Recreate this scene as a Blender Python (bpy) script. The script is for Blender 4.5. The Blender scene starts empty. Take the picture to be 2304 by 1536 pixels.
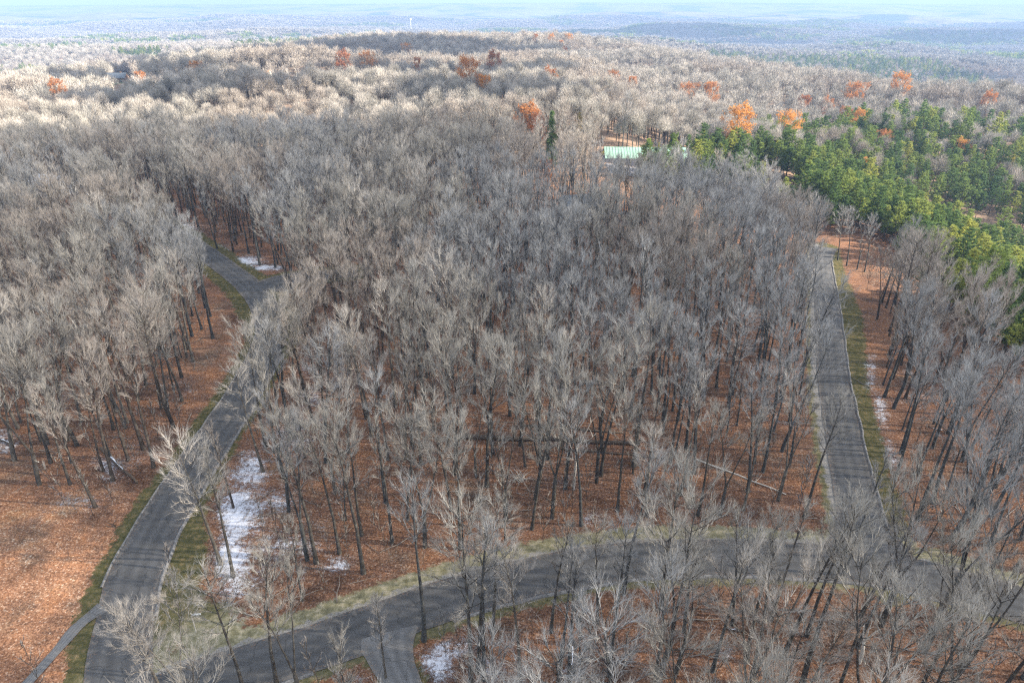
import bpy, math, random
import numpy as np
from mathutils import Vector

# ------------------------------------------------------------------ camera
F = 1536.0                      # focal length in pixels of the 2304 px wide frame
CU, CV = 1152.0, 768.0
PITCH = math.radians(26.25)
CAMZ = 60.0
scene = bpy.context.scene
cam_data = bpy.data.cameras.new('camera')
cam = bpy.data.objects.new('camera', cam_data)
scene.collection.objects.link(cam)
cam.location = (0, 0, CAMZ)
cam.rotation_mode = 'XYZ'
cam.rotation_euler = (math.radians(90) - PITCH, math.radians(0.0), 0)
cam_data.sensor_width = 36.0
cam_data.lens = 36.0 * F / 2304.0
cam_data.clip_start = 0.5
cam_data.clip_end = 60000
scene.camera = cam

# ------------------------------------------------------------------ sky, sun, exposure
SUN_EL, SUN_AZ = math.radians(24), math.radians(-6)   # azimuth measured from +X towards +Y
w = bpy.data.worlds.new('World'); scene.world = w; w.use_nodes = True
nt = w.node_tree; nt.nodes.clear()
sky = nt.nodes.new('ShaderNodeTexSky'); sky.sky_type = 'NISHITA'; sky.sun_disc = False
sky.sun_elevation = SUN_EL; sky.sun_rotation = math.pi / 2 - SUN_AZ
sky.air_density = 1.0; sky.dust_density = 0.6; sky.ozone_density = 1.5
bg = nt.nodes.new('ShaderNodeBackground'); bg.inputs[1].default_value = 0.085
wo = nt.nodes.new('ShaderNodeOutputWorld')
mxs = nt.nodes.new('ShaderNodeMix'); mxs.data_type = 'RGBA'; mxs.inputs[0].default_value = 0.55; mxs.inputs[7].default_value = (5.7, 5.9, 6.2, 1)  # thin high overcast veil
nt.links.new(sky.outputs[0], mxs.inputs[6]); nt.links.new(mxs.outputs[2], bg.inputs[0]); nt.links.new(bg.outputs[0], wo.inputs[0])
sd = bpy.data.lights.new('sun', 'SUN'); sd.energy = 5.0; sd.angle = math.radians(0.6); sd.color = (1.0, 0.90, 0.76)
sun = bpy.data.objects.new('sun', sd); scene.collection.objects.link(sun)
SUN_DIR = Vector((math.cos(SUN_EL) * math.cos(SUN_AZ), math.cos(SUN_EL) * math.sin(SUN_AZ), math.sin(SUN_EL)))
sun.rotation_euler = SUN_DIR.to_track_quat('Z', 'Y').to_euler()
scene.view_settings.view_transform = 'Standard'; scene.view_settings.look = 'None'
scene.view_settings.exposure = 2.08; scene.view_settings.gamma = 1.0; scene.view_settings.use_curve_mapping = False
cy = scene.cycles
cy.max_bounces = 4; cy.diffuse_bounces = 2; cy.glossy_bounces = 1; cy.transmission_bounces = 1
cy.volume_bounces = 0; cy.transparent_max_bounces = 8
cy.caustics_reflective = False; cy.caustics_refractive = False
cy.use_denoising = False
cy.pixel_filter_type = 'BLACKMAN_HARRIS'; cy.filter_width = 1.25

rng = np.random.default_rng(11)
random.seed(11)
COL = scene.collection

# ------------------------------------------------------------------ terrain
def sm(x, a, b):
    t = np.clip((np.asarray(x, float) - a) / (b - a), 0, 1)
    return t * t * (3 - 2 * t)

def vnoise(x, y, s, seed):
    x = np.asarray(x, float) / s; y = np.asarray(y, float) / s
    xi = np.floor(x); yi = np.floor(y); fx = x - xi; fy = y - yi
    fx = fx * fx * (3 - 2 * fx); fy = fy * fy * (3 - 2 * fy)
    def h(a, b):
        v = np.sin(a * 127.1 + b * 311.7 + seed * 74.7) * 43758.5453
        return v - np.floor(v)
    return (h(xi, yi) * (1 - fx) + h(xi + 1, yi) * fx) * (1 - fy) + (h(xi, yi + 1) * (1 - fx) + h(xi + 1, yi + 1) * fx) * fy

BUMPS = [  # x, y, sigma_x, sigma_y, height
    (-150, 400, 80, 40, 10), (-215, 560, 130, 45, 14), (-60, 500, 60, 40, -9), (60, 575, 90, 50, 9),
    (-430, 640, 120, 70, -12), (-300, 690, 130, 55, -16), (40, 800, 160, 60, 8), (120, 690, 90, 50, -12),
    (330, 620, 130, 60, 8), (360, 500, 120, 50, 9), (300, 800, 120, 70, -10), (190, 460, 60, 40, -6),
    (70, 322, 60, 28, 8), (250, 390, 80, 50, 5), (-300, 430, 90, 50, 6)]
CR_U = [-300, 0, 200, 450, 700, 900, 1250, 1400, 1550, 1750, 1900, 2050, 2304, 2700]
CR_V = [158, 150, 134, 110, 92, 72, 72, 95, 118, 140, 158, 150, 160, 170]
CR_D = [560, 620, 700, 820, 950, 1100, 1100, 950, 840, 720, 660, 640, 600, 560]
def height(x, y):
    x = np.asarray(x, float); y = np.asarray(y, float)
    z = np.zeros(np.broadcast(x, y).shape)
    # the right-hand road falls gently, then the hillside drops into the pines
    z = z - 10 * sm(y, 90, 220) * sm(x, 30, 100)
    edge = 74 + 0.22 * np.clip(y - 80, 0, 150)
    z = z - 24 * sm(x - edge, 4, 95) * (1 - sm(y, 210, 420)) * sm(y, -40, 30)
    r = sm(y, 230, 420)
    z = z + r * 11 * (vnoise(x, y, 190, 1) - 0.5) * 2 + r * 6 * (vnoise(x, y, 80, 2) - 0.5) * 2
    for bx, by, sx, sy, a in BUMPS:
        z = z + a * np.exp(-((x - bx) / sx) ** 2 - ((y - by) / sy) ** 2)
    # the plateau ends in a crest; nothing before it stands above the line to that crest
    az = x / np.maximum(y, 1.0); uc = 1152 + 1536 * az * 0.897
    ang = math.radians(26.25) - np.arctan((768 - np.interp(uc, CR_U, CR_V)) / 1536.0)
    e = np.interp(uc, CR_U, CR_D); rr = np.hypot(x, y) + 1e-3
    line = 60 - rr * np.tan(ang) - 18.5
    t = sm(rr, e * 0.80, e * 0.98)
    z = z * (1 - t) + (line + 1.5 * (vnoise(x, y, 60, 4) - .5)) * t
    z = np.where(rr > 320, np.minimum(z, line), z)
    drop = sm(rr - e, 0, 460)
    v = -62 + 38 * (vnoise(x, y, 900, 5) - 0.5) * 2 + 26 * (vnoise(x, y, 380, 6) - 0.5) * 2 + 7 * (vnoise(x, y, 160, 8) - 0.5) * 2
    v = v + 34 * sm(y, 3500, 9000) + 26 * (vnoise(x, y, 2600, 9) - 0.5) * sm(y, 3000, 6000)
    rid = sm(y, 8200, 10500)
    v = v * (1 - rid) + rid * (52 + 60 * (0.62 - np.abs(az - 0.10)) + 22 * (vnoise(x, y, 1600, 12) - 0.5))
    return z * (1 - drop) + v * drop

FW = np.array([0, math.cos(PITCH), -math.sin(PITCH)]); UPV = np.array([0, math.sin(PITCH), math.cos(PITCH)])
def rays(u, v):
    u = np.atleast_1d(np.asarray(u, float)); v = np.atleast_1d(np.asarray(v, float))
    return np.outer((u - CU) / F, [1, 0, 0]) - np.outer((v - CV) / F, UPV) + FW
TS = np.concatenate([np.arange(30, 400, 1.0), 400 * 1.006 ** np.arange(0, 520)])
def at(u, v, lift=0.0):
    """world point where the line of sight through a photograph pixel meets the ground (raised by lift)"""
    d = rays(u, v)
    out = []
    for k in range(len(d)):
        p = d[k][None] * TS[:, None]; p[:, 2] += CAMZ
        s = p[:, 2] - height(p[:, 0], p[:, 1]) - lift
        i = int(np.argmax(s < 0)) or len(TS) - 1
        t0, t1, s0, s1 = TS[i - 1], TS[i], s[i - 1], s[i]
        t = t0 + (t1 - t0) * s0 / (s0 - s1 + 1e-9)
        q = d[k] * t; q[2] += CAMZ
        out.append(q)
    return np.array(out)
def project(x, y, z):
    x = np.asarray(x, float); dy = np.asarray(y, float); dz = np.asarray(z, float) - CAMZ
    dep = dy * FW[1] + dz * FW[2]; up = dy * UPV[1] + dz * UPV[2]
    dep = np.where(np.abs(dep) < 1e-3, 1e-3, dep)
    return CU + F * x / dep, CV - F * up / dep, dep

# ------------------------------------------------------------------ materials
def mat(name, color, rough=0.9, build=None, spec=0.2):
    m = bpy.data.materials.new(name); m.use_nodes = True
    b = m.node_tree.nodes['Principled BSDF']
    b.inputs['Base Color'].default_value = (*color, 1); b.inputs['Roughness'].default_value = rough
    b.inputs['Specular IOR Level'].default_value = spec
    if build: build(m.node_tree, b)
    return m
class N:
    def __init__(s, t): s.t = t
    def n(s, ty, **k):
        x = s.t.nodes.new(ty)
        for a, b in k.items(): setattr(x, a, b)
        return x
    def l(s, a, b): s.t.links.new(a, b)
    def noise(s, scale, detail=3, rough=0.55, vec=None, dist=0.0):
        x = s.n('ShaderNodeTexNoise'); x.inputs['Scale'].default_value = scale; x.inputs['Detail'].default_value = detail
        x.inputs['Roughness'].default_value = rough; x.inputs['Distortion'].default_value = dist
        if vec is not None: s.l(vec, x.inputs['Vector'])
        return x.outputs['Fac']
    def ramp(s, fac, stops):
        x = s.n('ShaderNodeValToRGB'); e = x.color_ramp.elements
        while len(e) < len(stops): e.new(0.5)
        for k, (p, c) in enumerate(stops):
            e[k].position = p; e[k].color = (*c, 1) if len(c) == 3 else c
        s.l(fac, x.inputs[0]); return x.outputs[0]
    def mix(s, fac, a, b, mode='MIX'):
        x = s.n('ShaderNodeMix', data_type='RGBA', blend_type=mode)
        if isinstance(fac, (int, float)): x.inputs[0].default_value = fac
        else: s.l(fac, x.inputs[0])
        for q, i in ((a, 6), (b, 7)):
            if isinstance(q, tuple): x.inputs[i].default_value = (*q, 1)
            else: s.l(q, x.inputs[i])
        return x.outputs[2]
    def math(s, op, a, b=None, c=None, clamp=False):
        x = s.n('ShaderNodeMath', operation=op, use_clamp=clamp)
        for i, q in enumerate((a, b, c)):
            if q is None: continue
            if isinstance(q, (int, float)): x.inputs[i].default_value = q
            else: s.l(q, x.inputs[i])
        return x.outputs[0]
    def mapr(s, v, a, b, c=0.0, d=1.0):
        x = s.n('ShaderNodeMapRange'); x.inputs[1].default_value = a; x.inputs[2].default_value = b
        x.inputs[3].default_value = c; x.inputs[4].default_value = d; s.l(v, x.inputs[0]); return x.outputs[0]
    def attr(s, name, ty='GEOMETRY'):
        x = s.n('ShaderNodeAttribute', attribute_name=name, attribute_type=ty); return x
    def pos(s): return s.n('ShaderNodeNewGeometry').outputs['Position']
    def objco(s): return s.n('ShaderNodeTexCoord').outputs['Object']
    def bump(s, h, strength, dist, b):
        x = s.n('ShaderNodeBump'); x.inputs['Strength'].default_value = strength; x.inputs['Distance'].default_value = dist
        s.l(h, x.inputs['Height']); s.l(x.outputs[0], b.inputs['Normal'])

def tint_of(n):
    # tint of the tree: 0 grey, 1 warm reddish, 2 cool bluish, 3 pale; an attribute that every tree carries
    return n.attr('tint', 'INSTANCER').outputs['Fac']

def b_bark(t, b):
    n = N(t); co = n.objco()
    base = n.ramp(n.noise(1.3, 4, 0.6, co), [(0.3, (0.040, 0.035, 0.031)), (0.55, (0.080, 0.073, 0.065)), (0.72, (0.17, 0.17, 0.15))])
    tn = n.math('MULTIPLY', tint_of(n), 1 / 3)
    tc = n.ramp(tn, [(0.0, (0.95, 0.95, 0.93)), (0.33, (1.0, 0.9, 0.82)), (0.66, (0.9, 1.0, 1.08)), (1.0, (1.6, 1.57, 1.48))])
    c = n.mix(1.0, base, tc, 'MULTIPLY')
    n.l(c, b.inputs['Base Color'])
    n.bump(n.noise(6, 3, 0.6, co), 0.6, 0.05, b)
BARK = mat('bark', (0.12, 0.11, 0.1), 0.95, b_bark, 0.1)
def b_twig(t, b):
    n = N(t); co = n.objco()
    tn = n.math('MULTIPLY', tint_of(n), 1 / 3)
    tc = n.ramp(tn, [(0.0, (0.32, 0.30, 0.265)), (0.33, (0.335, 0.295, 0.255)), (0.66, (0.305, 0.30, 0.29)), (1.0, (0.42, 0.385, 0.34))])
    rnd = n.n('ShaderNodeObjectInfo').outputs['Random']
    k = n.math('MULTIPLY', n.mapr(rnd, 0, 1, 0.88, 1.12), n.mapr(n.noise(0.8, 2, 0.5, co), 0.3, 0.7, 0.75, 1.25))
    sc = n.n('ShaderNodeVectorMath', operation='SCALE'); n.l(tc, sc.inputs[0]); n.l(k, sc.inputs['Scale'])
    n.l(sc.outputs[0], b.inputs['Base Color'])
TWIG = mat('twigs', (0.3, 0.27, 0.24), 0.9, b_twig, 0.1)
def b_needle(t, b):
    n = N(t); co = n.objco()
    rnd = n.n('ShaderNodeObjectInfo').outputs['Random']
    tc = n.ramp(rnd, [(0.0, (0.09, 0.15, 0.058)), (0.45, (0.15, 0.215, 0.065)), (0.8, (0.235, 0.29, 0.08)), (1.0, (0.36, 0.37, 0.09))])
    k = n.mapr(n.noise(1.4, 2, 0.5, co), 0.3, 0.7, 0.7, 1.35)
    sc = n.n('ShaderNodeVectorMath', operation='SCALE'); n.l(tc, sc.inputs[0]); n.l(k, sc.inputs['Scale'])
    n.l(sc.outputs[0], b.inputs['Base Color']); leafy_shader(t, b)
def leafy_shader(t, b, w=0.35):
    n = N(t); out = t.nodes['Material Output']; l = b.inputs['Base Color'].links[0].from_socket
    tr = n.n('ShaderNodeBsdfTranslucent'); df = n.n('ShaderNodeBsdfDiffuse'); n.l(l, tr.inputs[0]); n.l(l, df.inputs[0])
    mx = n.n('ShaderNodeMixShader'); mx.inputs[0].default_value = w; n.l(df.outputs[0], mx.inputs[1]); n.l(tr.outputs[0], mx.inputs[2]); n.l(mx.outputs[0], out.inputs['Surface'])
NEEDLE = mat('pine_needles', (0.05, 0.09, 0.035), 0.8, b_needle, 0.2)
def b_larch(t, b):
    n = N(t)
    n.l(n.ramp(n.noise(1.5, 2, 0.5, n.objco()), [(0.3, (0.30, 0.26, 0.03)), (0.7, (0.48, 0.38, 0.04))]), b.inputs['Base Color']); leafy_shader(t, b)
LARCH = mat('yellow_needles', (0.4, 0.33, 0.04), 0.8, b_larch, 0.2)
def b_oak(t, b):
    n = N(t)
    rnd = n.n('ShaderNodeObjectInfo').outputs['Random']
    tc = n.ramp(rnd, [(0.0, (0.31, 0.125, 0.058)), (0.5, (0.45, 0.20, 0.075)), (1.0, (0.62, 0.30, 0.08))])
    k = n.mapr(n.noise(2.5, 2, 0.6, n.objco()), 0.3, 0.7, 0.65, 1.35)
    sc = n.n('ShaderNodeVectorMath', operation='SCALE'); n.l(tc, sc.inputs[0]); n.l(k, sc.inputs['Scale'])
    n.l(sc.outputs[0], b.inputs['Base Color']); leafy_shader(t, b)
OAKLEAF = mat('oak_leaves', (0.3, 0.1, 0.03), 0.8, b_oak, 0.2)

def b_ground(t, b):
    n = N(t); p = n.pos()
    leafy = n.noise(4.2, 5, 0.8, p)
    leafy2 = n.noise(0.16, 6, 0.7, p)
    vor = n.n('ShaderNodeTexVoronoi'); vor.inputs['Scale'].default_value = 6.5; n.l(p, vor.inputs['Vector'])
    sep = n.n('ShaderNodeSeparateColor'); n.l(vor.outputs['Color'], sep.inputs[0])
    c1 = n.ramp(leafy, [(0.34, (0.034, 0.021, 0.015)), (0.46, (0.105, 0.054, 0.033)), (0.56, (0.19, 0.10, 0.06)), (0.68, (0.36, 0.24, 0.17))])
    c2 = n.ramp(sep.outputs[0], [(0.0, (0.045, 0.026, 0.02)), (0.5, (0.17, 0.082, 0.046)), (0.9, (0.31, 0.175, 0.11)), (1.0, (0.50, 0.40, 0.32))])
    c = n.mix(0.45, c1, c2)
    c = n.mix(1.0, c, n.ramp(leafy2, [(0.36, (0.52, 0.54, 0.56)), (0.5, (1, 1, 1)), (0.64, (1.3, 1.18, 1.0))]), 'MULTIPLY')
    c = n.mix(n.mapr(n.noise(0.09, 5, 0.7, p), 0.52, 0.64, 0, .6), c, n.mix(1.0, c, (0.85, 1.15, 1.35), 'MULTIPLY'))
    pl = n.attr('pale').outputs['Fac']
    c = n.mix(pl, c, n.mix(1.0, c, (2.5, 2.35, 2.1), 'MULTIPLY'))  # lifts the leaf colour: sunlight painted onto the lower-left clearing
    c = n.mix(n.attr('beech').outputs['Fac'], c, n.mix(0.65, c, (0.30, 0.225, 0.165)))
    # grass verge
    ga = n.attr('grass').outputs['Fac']
    gn = n.noise(1.2, 5, 0.7, p)
    gm = n.math('ADD', ga, n.math('MULTIPLY', n.math('SUBTRACT', n.noise(0.35, 7, 0.85, p), 0.5), 2.6))
    gm = n.mapr(gm, 0.42, 0.60)
    gc = n.ramp(gn, [(0.28, (0.035, 0.036, 0.016)), (0.5, (0.082, 0.076, 0.032)), (0.62, (0.15, 0.115, 0.055)), (0.75, (0.26, 0.19, 0.11))])
    dry = n.attr('dry').outputs['Fac']
    gc = n.mix(dry, gc, n.ramp(gn, [(0.3, (0.10, 0.09, 0.05)), (0.5, (0.22, 0.20, 0.12)), (0.7, (0.40, 0.35, 0.26))]))
    c = n.mix(gm, c, gc)
    # gravel margin beside the asphalt
    gv = n.mapr(n.math('ADD', n.attr('gravel').outputs['Fac'], n.math('MULTIPLY', n.math('SUBTRACT', n.noise(1.7, 4, 0.7, p), 0.5), 0.9)), 0.5, 0.68)
    c = n.mix(gv, c, n.ramp(n.noise(5, 3, 0.7, p), [(0.3, (0.12, 0.11, 0.10)), (0.7, (0.33, 0.31, 0.28))]))
    # thin snow
    sn = n.math('ADD', n.math('MULTIPLY', n.attr('snow').outputs['Fac'], 0.74), n.math('MULTIPLY', n.math('SUBTRACT', n.noise(1.7, 8, 1.0, p), 0.5), 4.2))
    sn = n.math('ADD', sn, n.math('MULTIPLY', n.math('SUBTRACT', n.noise(0.35, 3, 0.6, p), 0.5), 1.1))
    sn = n.mapr(sn, 0.54, 0.76, 0.0, 0.78)
    c = n.mix(sn, c, (0.72, 0.76, 0.84))
    # far woods seen from so far that the crowns read as a mass
    fa = n.attr('far').outputs['Fac']
    fn = n.noise(0.012, 8, 0.72, p)
    fc = n.ramp(n.noise(0.0016, 5, 0.6, p), [(0.35, (0.04, 0.075, 0.05)), (0.43, (0.06, 0.09, 0.06)), (0.47, (0.19, 0.165, 0.145)), (0.62, (0.27, 0.235, 0.20)), (0.75, (0.24, 0.19, 0.165))])
    fc = n.mix(1.0, fc, n.ramp(fn, [(0.3, (0.55, 0.55, 0.58)), (0.7, (1.3, 1.3, 1.25))]), 'MULTIPLY')
    c = n.mix(fa, c, fc)
    n.l(c, b.inputs['Base Color'])
    h = n.math('ADD', leafy, n.math('MULTIPLY', sn, 0.4))
    n.bump(h, 0.8, 0.12, b)
GROUND = mat('leaf_litter_ground', (0.25, 0.1, 0.05), 1.0, b_ground, 0.05)

def b_asph(dark):
    def f(t, b):
        n = N(t); p = n.pos()
        a = n.attr('across').outputs['Fac']
        c = n.ramp(n.noise(9, 5, 0.8, p), [(0.25, (0.048, 0.047, 0.046)), (0.55, (0.078, 0.077, 0.076)), (0.8, (0.14, 0.138, 0.136))])
        # worn wheel tracks along the road
        tr = n.math('COSINE', n.math('MULTIPLY', a, 12.566))
        big = n.noise(0.25, 4, 0.6, p)
        k = n.math('ADD', n.math('MULTIPLY', tr, 0.14), n.mapr(big, 0.3, 0.7, 0.82, 1.22))
        e = n.mapr(n.math('ABSOLUTE', a), 0.86, 1.0, 1.0, 0.72)
        k = n.math('MULTIPLY', n.math('MULTIPLY', k, e), dark)
        sc = n.n('ShaderNodeVectorMath', operation='SCALE'); n.l(c, sc.inputs[0]); n.l(k, sc.inputs['Scale'])
        cr = n.n('ShaderNodeTexVoronoi', feature='DISTANCE_TO_EDGE'); cr.inputs['Scale'].default_value = 0.22
        n.l(n.n('ShaderNodeVectorMath', operation='ADD').outputs[0], cr.inputs['Vector'])
        av = cr.inputs['Vector'].links[0].from_node; n.l(p, av.inputs[0])
        nz = n.n('ShaderNodeTexNoise'); nz.inputs['Scale'].default_value = 0.8; n.l(p, nz.inputs['Vector']); n.l(nz.outputs['Color'], av.inputs[1])
        crk = n.mapr(cr.outputs['Distance'], 0.0, 0.012, 0.55, 1.0)
        lf = n.noise(3.3, 2, 0.5, p)
        col = n.mix(1.0, sc.outputs[0], n.ramp(crk, [(0, (0, 0, 0)), (1, (1, 1, 1))]), 'MULTIPLY')
        ed = n.mapr(n.math('ABSOLUTE', a), 0.55, 1.0, 0.0, 0.16); lf = n.math('ADD', n.noise(5.5, 3, 0.7, p), ed)
        col = n.mix(n.mapr(lf, 0.70, 0.74, 0, .8), col, (0.20, 0.125, 0.08))
        col = n.mix(n.mapr(n.math('ADD', n.noise(0.7, 5, .7, p), ed), 0.60, 0.72, 0, .6), col, (0.17, 0.155, 0.135))
        n.l(col, b.inputs['Base Color']); n.bump(n.noise(30, 2, 0.6, p), 0.3, 0.01, b)
    return f
ASPHALT = mat('asphalt', (0.07, 0.07, 0.08), 0.85, b_asph(0.95), 0.3)
CONCRETE = mat('driveway_surface', (0.15, 0.17, 0.18), 0.85, b_asph(1.7), 0.3)
KERB = mat('kerb', (0.16, 0.155, 0.15), 0.9, lambda t, b: N(t).l(N(t).ramp(N(t).noise(3, 4, 0.7, N(t).pos()), [(0.3, (0.06, 0.06, 0.06)), (0.7, (0.26, 0.25, 0.24))]), b.inputs['Base Color']))
def speckle(name, c, k=0.25, scale=2.0, rough=0.8):
    def f(t, b):
        n = N(t)
        n.l(n.ramp(n.noise(scale, 4, 0.6, n.objco()), [(0.3, tuple(q * (1 - k) for q in c)), (0.7, tuple(q * (1 + k) for q in c))]), b.inputs['Base Color'])
    return mat(name, c, rough, f)
SNOW = speckle('snow', (0.76, 0.8, 0.87), 0.06)
M_MINT = speckle('mint_metal_roofing', (0.24, 0.38, 0.30), 0.2, 0.5)
M_GREYWALL = speckle('grey_wall', (0.36, 0.36, 0.40), 0.12)
M_WHITE = speckle('white_paint', (0.78, 0.78, 0.76), 0.05)
M_BROWNWALL = speckle('brown_wall', (0.22, 0.15, 0.11), 0.2)
M_SHINGLE = speckle('grey_shingle', (0.13, 0.15, 0.17), 0.25, 4)
M_GLASS = mat('window_glass', (0.03, 0.045, 0.06), 0.1, None, 0.6)
M_WOOD = speckle('old_wood', (0.10, 0.075, 0.055), 0.4, 3)
M_PALEWOOD = speckle('pale_dead_wood', (0.50, 0.46, 0.40), 0.2, 3)
M_STEEL = mat('galvanised_steel', (0.45, 0.46, 0.47), 0.5)
M_YELLOW = mat('yellow_paint', (0.65, 0.5, 0.06), 0.4, None, 0.5)
M_BLUE = mat('dark_blue_paint', (0.04, 0.06, 0.14), 0.35, None, 0.5)
M_TYRE = mat('tyre_rubber', (0.02, 0.02, 0.02), 0.9)
M_LAWN = speckle('lawn', (0.05, 0.14, 0.035), 0.3, 0.4)

# ------------------------------------------------------------------ mesh helpers
class MB:
    def __init__(s): s.v = []; s.f = []; s.m = []; s.c = 0
    def add(s, v, f, m=0):
        v = np.asarray(v, float).reshape(-1, 3)
        s.v.append(v); s.f += [tuple(i + s.c for i in q) for q in f]; s.m += [m] * len(f); s.c += len(v)
    def box(s, x0, x1, y0, y1, z0, z1, m=0):
        v = [(x, y, z) for z in (z0, z1) for y in (y0, y1) for x in (x0, x1)]
        s.add(v, [(0, 2, 3, 1), (4, 5, 7, 6), (0, 1, 5, 4), (2, 6, 7, 3), (0, 4, 6, 2), (1, 3, 7, 5)], m)
    def tube(s, P, R, sides, m=0, cap=True):
        P = np.asarray(P, float); k = len(P)
        T = np.gradient(P, axis=0); T /= np.linalg.norm(T, axis=1)[:, None] + 1e-9
        ref = np.array([0.3, 0.9, 0.1]) if abs(T[0][2]) > 0.6 else np.array([0, 0, 1.0])
        A = np.cross(T, ref); A /= np.linalg.norm(A, axis=1)[:, None] + 1e-9; B = np.cross(T, A)
        a = np.arange(sides) * 2 * math.pi / sides
        R = np.asarray(R, float)
        V = P[:, None] + R[:, None, None] * (np.cos(a)[None, :, None] * A[:, None] + np.sin(a)[None, :, None] * B[:, None])
        f = []
        for i in range(k - 1):
            for j in range(sides):
                q = (j + 1) % sides
                f.append((i * sides + j, i * sides + q, (i + 1) * sides + q, (i + 1) * sides + j))
        if cap: f.append(tuple(range((k - 1) * sides, k * sides)))
        s.add(V.reshape(-1, 3), f, m)
    def blades(s, P, D, L, W, m=0, tipw=0.0, bend=None):
        """thin tapered blades from P along D: one triangle each"""
        n = len(P)
        if n == 0: return
        r = rng.normal(size=(n, 3)); S = np.cross(D, r); S /= np.linalg.norm(S, axis=1)[:, None] + 1e-9
        W = np.asarray(W) * np.ones(n); L = np.asarray(L) * np.ones(n)
        V = np.empty((n, 3, 3)); V[:, 0] = P - S * W[:, None] / 2; V[:, 1] = P + S * W[:, None] / 2; V[:, 2] = P + D * L[:, None]
        s.add(V.reshape(-1, 3), [(3 * i, 3 * i + 1, 3 * i + 2) for i in range(n)], m)
    def mesh(s, name, mats, smooth=False):
        me = bpy.data.meshes.new(name)
        me.from_pydata(np.concatenate(s.v).tolist() if s.v else [], [], s.f)
        for q in mats: me.materials.append(q)
        if len(mats) > 1: me.polygons.foreach_set('material_index', np.array(s.m, dtype=np.int32))
        if smooth: me.polygons.foreach_set('use_smooth', np.ones(len(me.polygons), bool))
        me.update(); return me
def obj(name, me, parent=None, loc=None, kind=None, rz=0):
    o = bpy.data.objects.new(name, me); COL.objects.link(o)
    if parent: o.parent = parent
    if loc is not None: o.location = tuple(float(q) for q in loc)
    if rz: o.rotation_euler = (0, 0, rz)
    if kind: o['kind'] = kind
    return o
def thing(name, label, cat, loc, rz=0, group=None):
    o = obj(name, None, None, loc, None, rz); o.empty_display_size = 0.5
    o['label'] = label; o['category'] = cat
    if group: o['group'] = group
    return o
def tag(o, label, cat, group=None):
    o['label'] = label; o['category'] = cat
    if group: o['group'] = group
    return o

# ------------------------------------------------------------------ roads
def spline(P, step=1.5):
    P = np.asarray(P, float)[:, :2]
    Q = np.vstack([2 * P[0] - P[1], P, 2 * P[-1] - P[-2]]); out = []
    for i in range(1, len(Q) - 2):
        n = max(2, int(np.linalg.norm(Q[i + 1] - Q[i]) / step))
        t = np.linspace(0, 1, n, endpoint=False)[:, None]
        out.append(0.5 * (2 * Q[i] + (Q[i + 1] - Q[i - 1]) * t + (2 * Q[i - 1] - 5 * Q[i] + 4 * Q[i + 1] - Q[i + 2]) * t ** 2 + (3 * Q[i] - Q[i - 1] - 3 * Q[i + 1] + Q[i + 2]) * t ** 3))
    out.append(P[-1:]); return np.vstack(out)
def px(pts): a = np.array(pts, float); return at(a[:, 0], a[:, 1])[:, :2]
ROAD_A = spline(px([(262, 1700), (264, 1600), (268, 1500), (272, 1440), (287, 1370), (298, 1310), (340, 1215), (388, 1132), (437, 1055), (490, 975), (545, 890), (590, 810), (612, 745), (600, 700), (562, 645), (505, 600), (440, 553), (375, 515), (310, 480), (240, 450)]))
ROAD_B = spline(px([(262, 1660), (330, 1590), (450, 1535), (600, 1490), (768, 1435), (1000, 1350), (1200, 1297), (1400, 1262), (1550, 1254), (1700, 1256), (1880, 1266), (2000, 1283), (2150, 1318), (2304, 1362), (2450, 1410), (2650, 1480)]))
ROAD_C = spline(px([(1965, 1275), (1948, 1200), (1925, 1107), (1906, 1024), (1884, 900), (1875, 850), (1866, 745), (1857, 650), (1850, 590), (1846, 556)]))
ROAD_D = spline(px([(600, 652), (640, 632), (700, 622), (800, 612)]))
DRIVE = spline(px([(868, 1424), (874, 1452), (884, 1490), (905, 1536), (935, 1610)]), 0.8)
WALK = spline(px([(232, 1366), (205, 1385), (172, 1412), (140, 1450), (100, 1495), (50, 1550)]), 0.8)
RW = 3.05
def ribbon(name, C, hw, m, lift, label=None, flare=None, nx=9):
    T = np.gradient(C, axis=0); T /= np.linalg.norm(T, axis=1)[:, None]; S = np.stack([T[:, 1], -T[:, 0]], 1)
    a = np.linspace(-1, 1, nx); hwv = np.full(len(C), hw) if flare is None else flare
    wob = (vnoise(C[:, 0] * 3, C[:, 1] * 3, 7, 3) - 0.5) * 0.25
    X = C[:, None] + S[:, None] * (a[None, :, None] * (hwv + wob)[:, None, None])
    z = height(X[..., 0], X[..., 1]) + lift + (1 - a ** 2)[None] * 0.05
    V = np.dstack([X, z[..., None]]).reshape(-1, 3); k = len(C)
    f = [(i * nx + j, i * nx + j + 1, (i + 1) * nx + j + 1, (i + 1) * nx + j) for i in range(k - 1) for j in range(nx - 1)]
    mb = MB(); mb.add(V, f); me = mb.mesh(name, [m], True)
    at_ = me.attributes.new('across', 'FLOAT', 'POINT'); at_.data.foreach_set('value', np.tile(a, k).astype(np.float32))
    o = obj(name, me, kind='structure')
    if label: o['label'] = label
    return o
nA = len(ROAD_A)
fa = np.full(nA, RW)
ribbon('left_road', ROAD_A, RW, ASPHALT, 0.060, 'grey asphalt road curving up the left side')
ribbon('lower_road', ROAD_B, RW, ASPHALT, 0.066, 'grey asphalt road sweeping across the bottom')
fc = np.full(len(ROAD_C), RW - 0.35); k = np.arange(len(ROAD_C)); fc += 4.5 * np.exp(-k / 2.2); fc += 2.8 * np.exp(-(k[-1] - k) / 5.0)
ribbon('right_road', ROAD_C, RW, ASPHALT, 0.072, 'straight asphalt road climbing the right side', fc)
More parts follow.
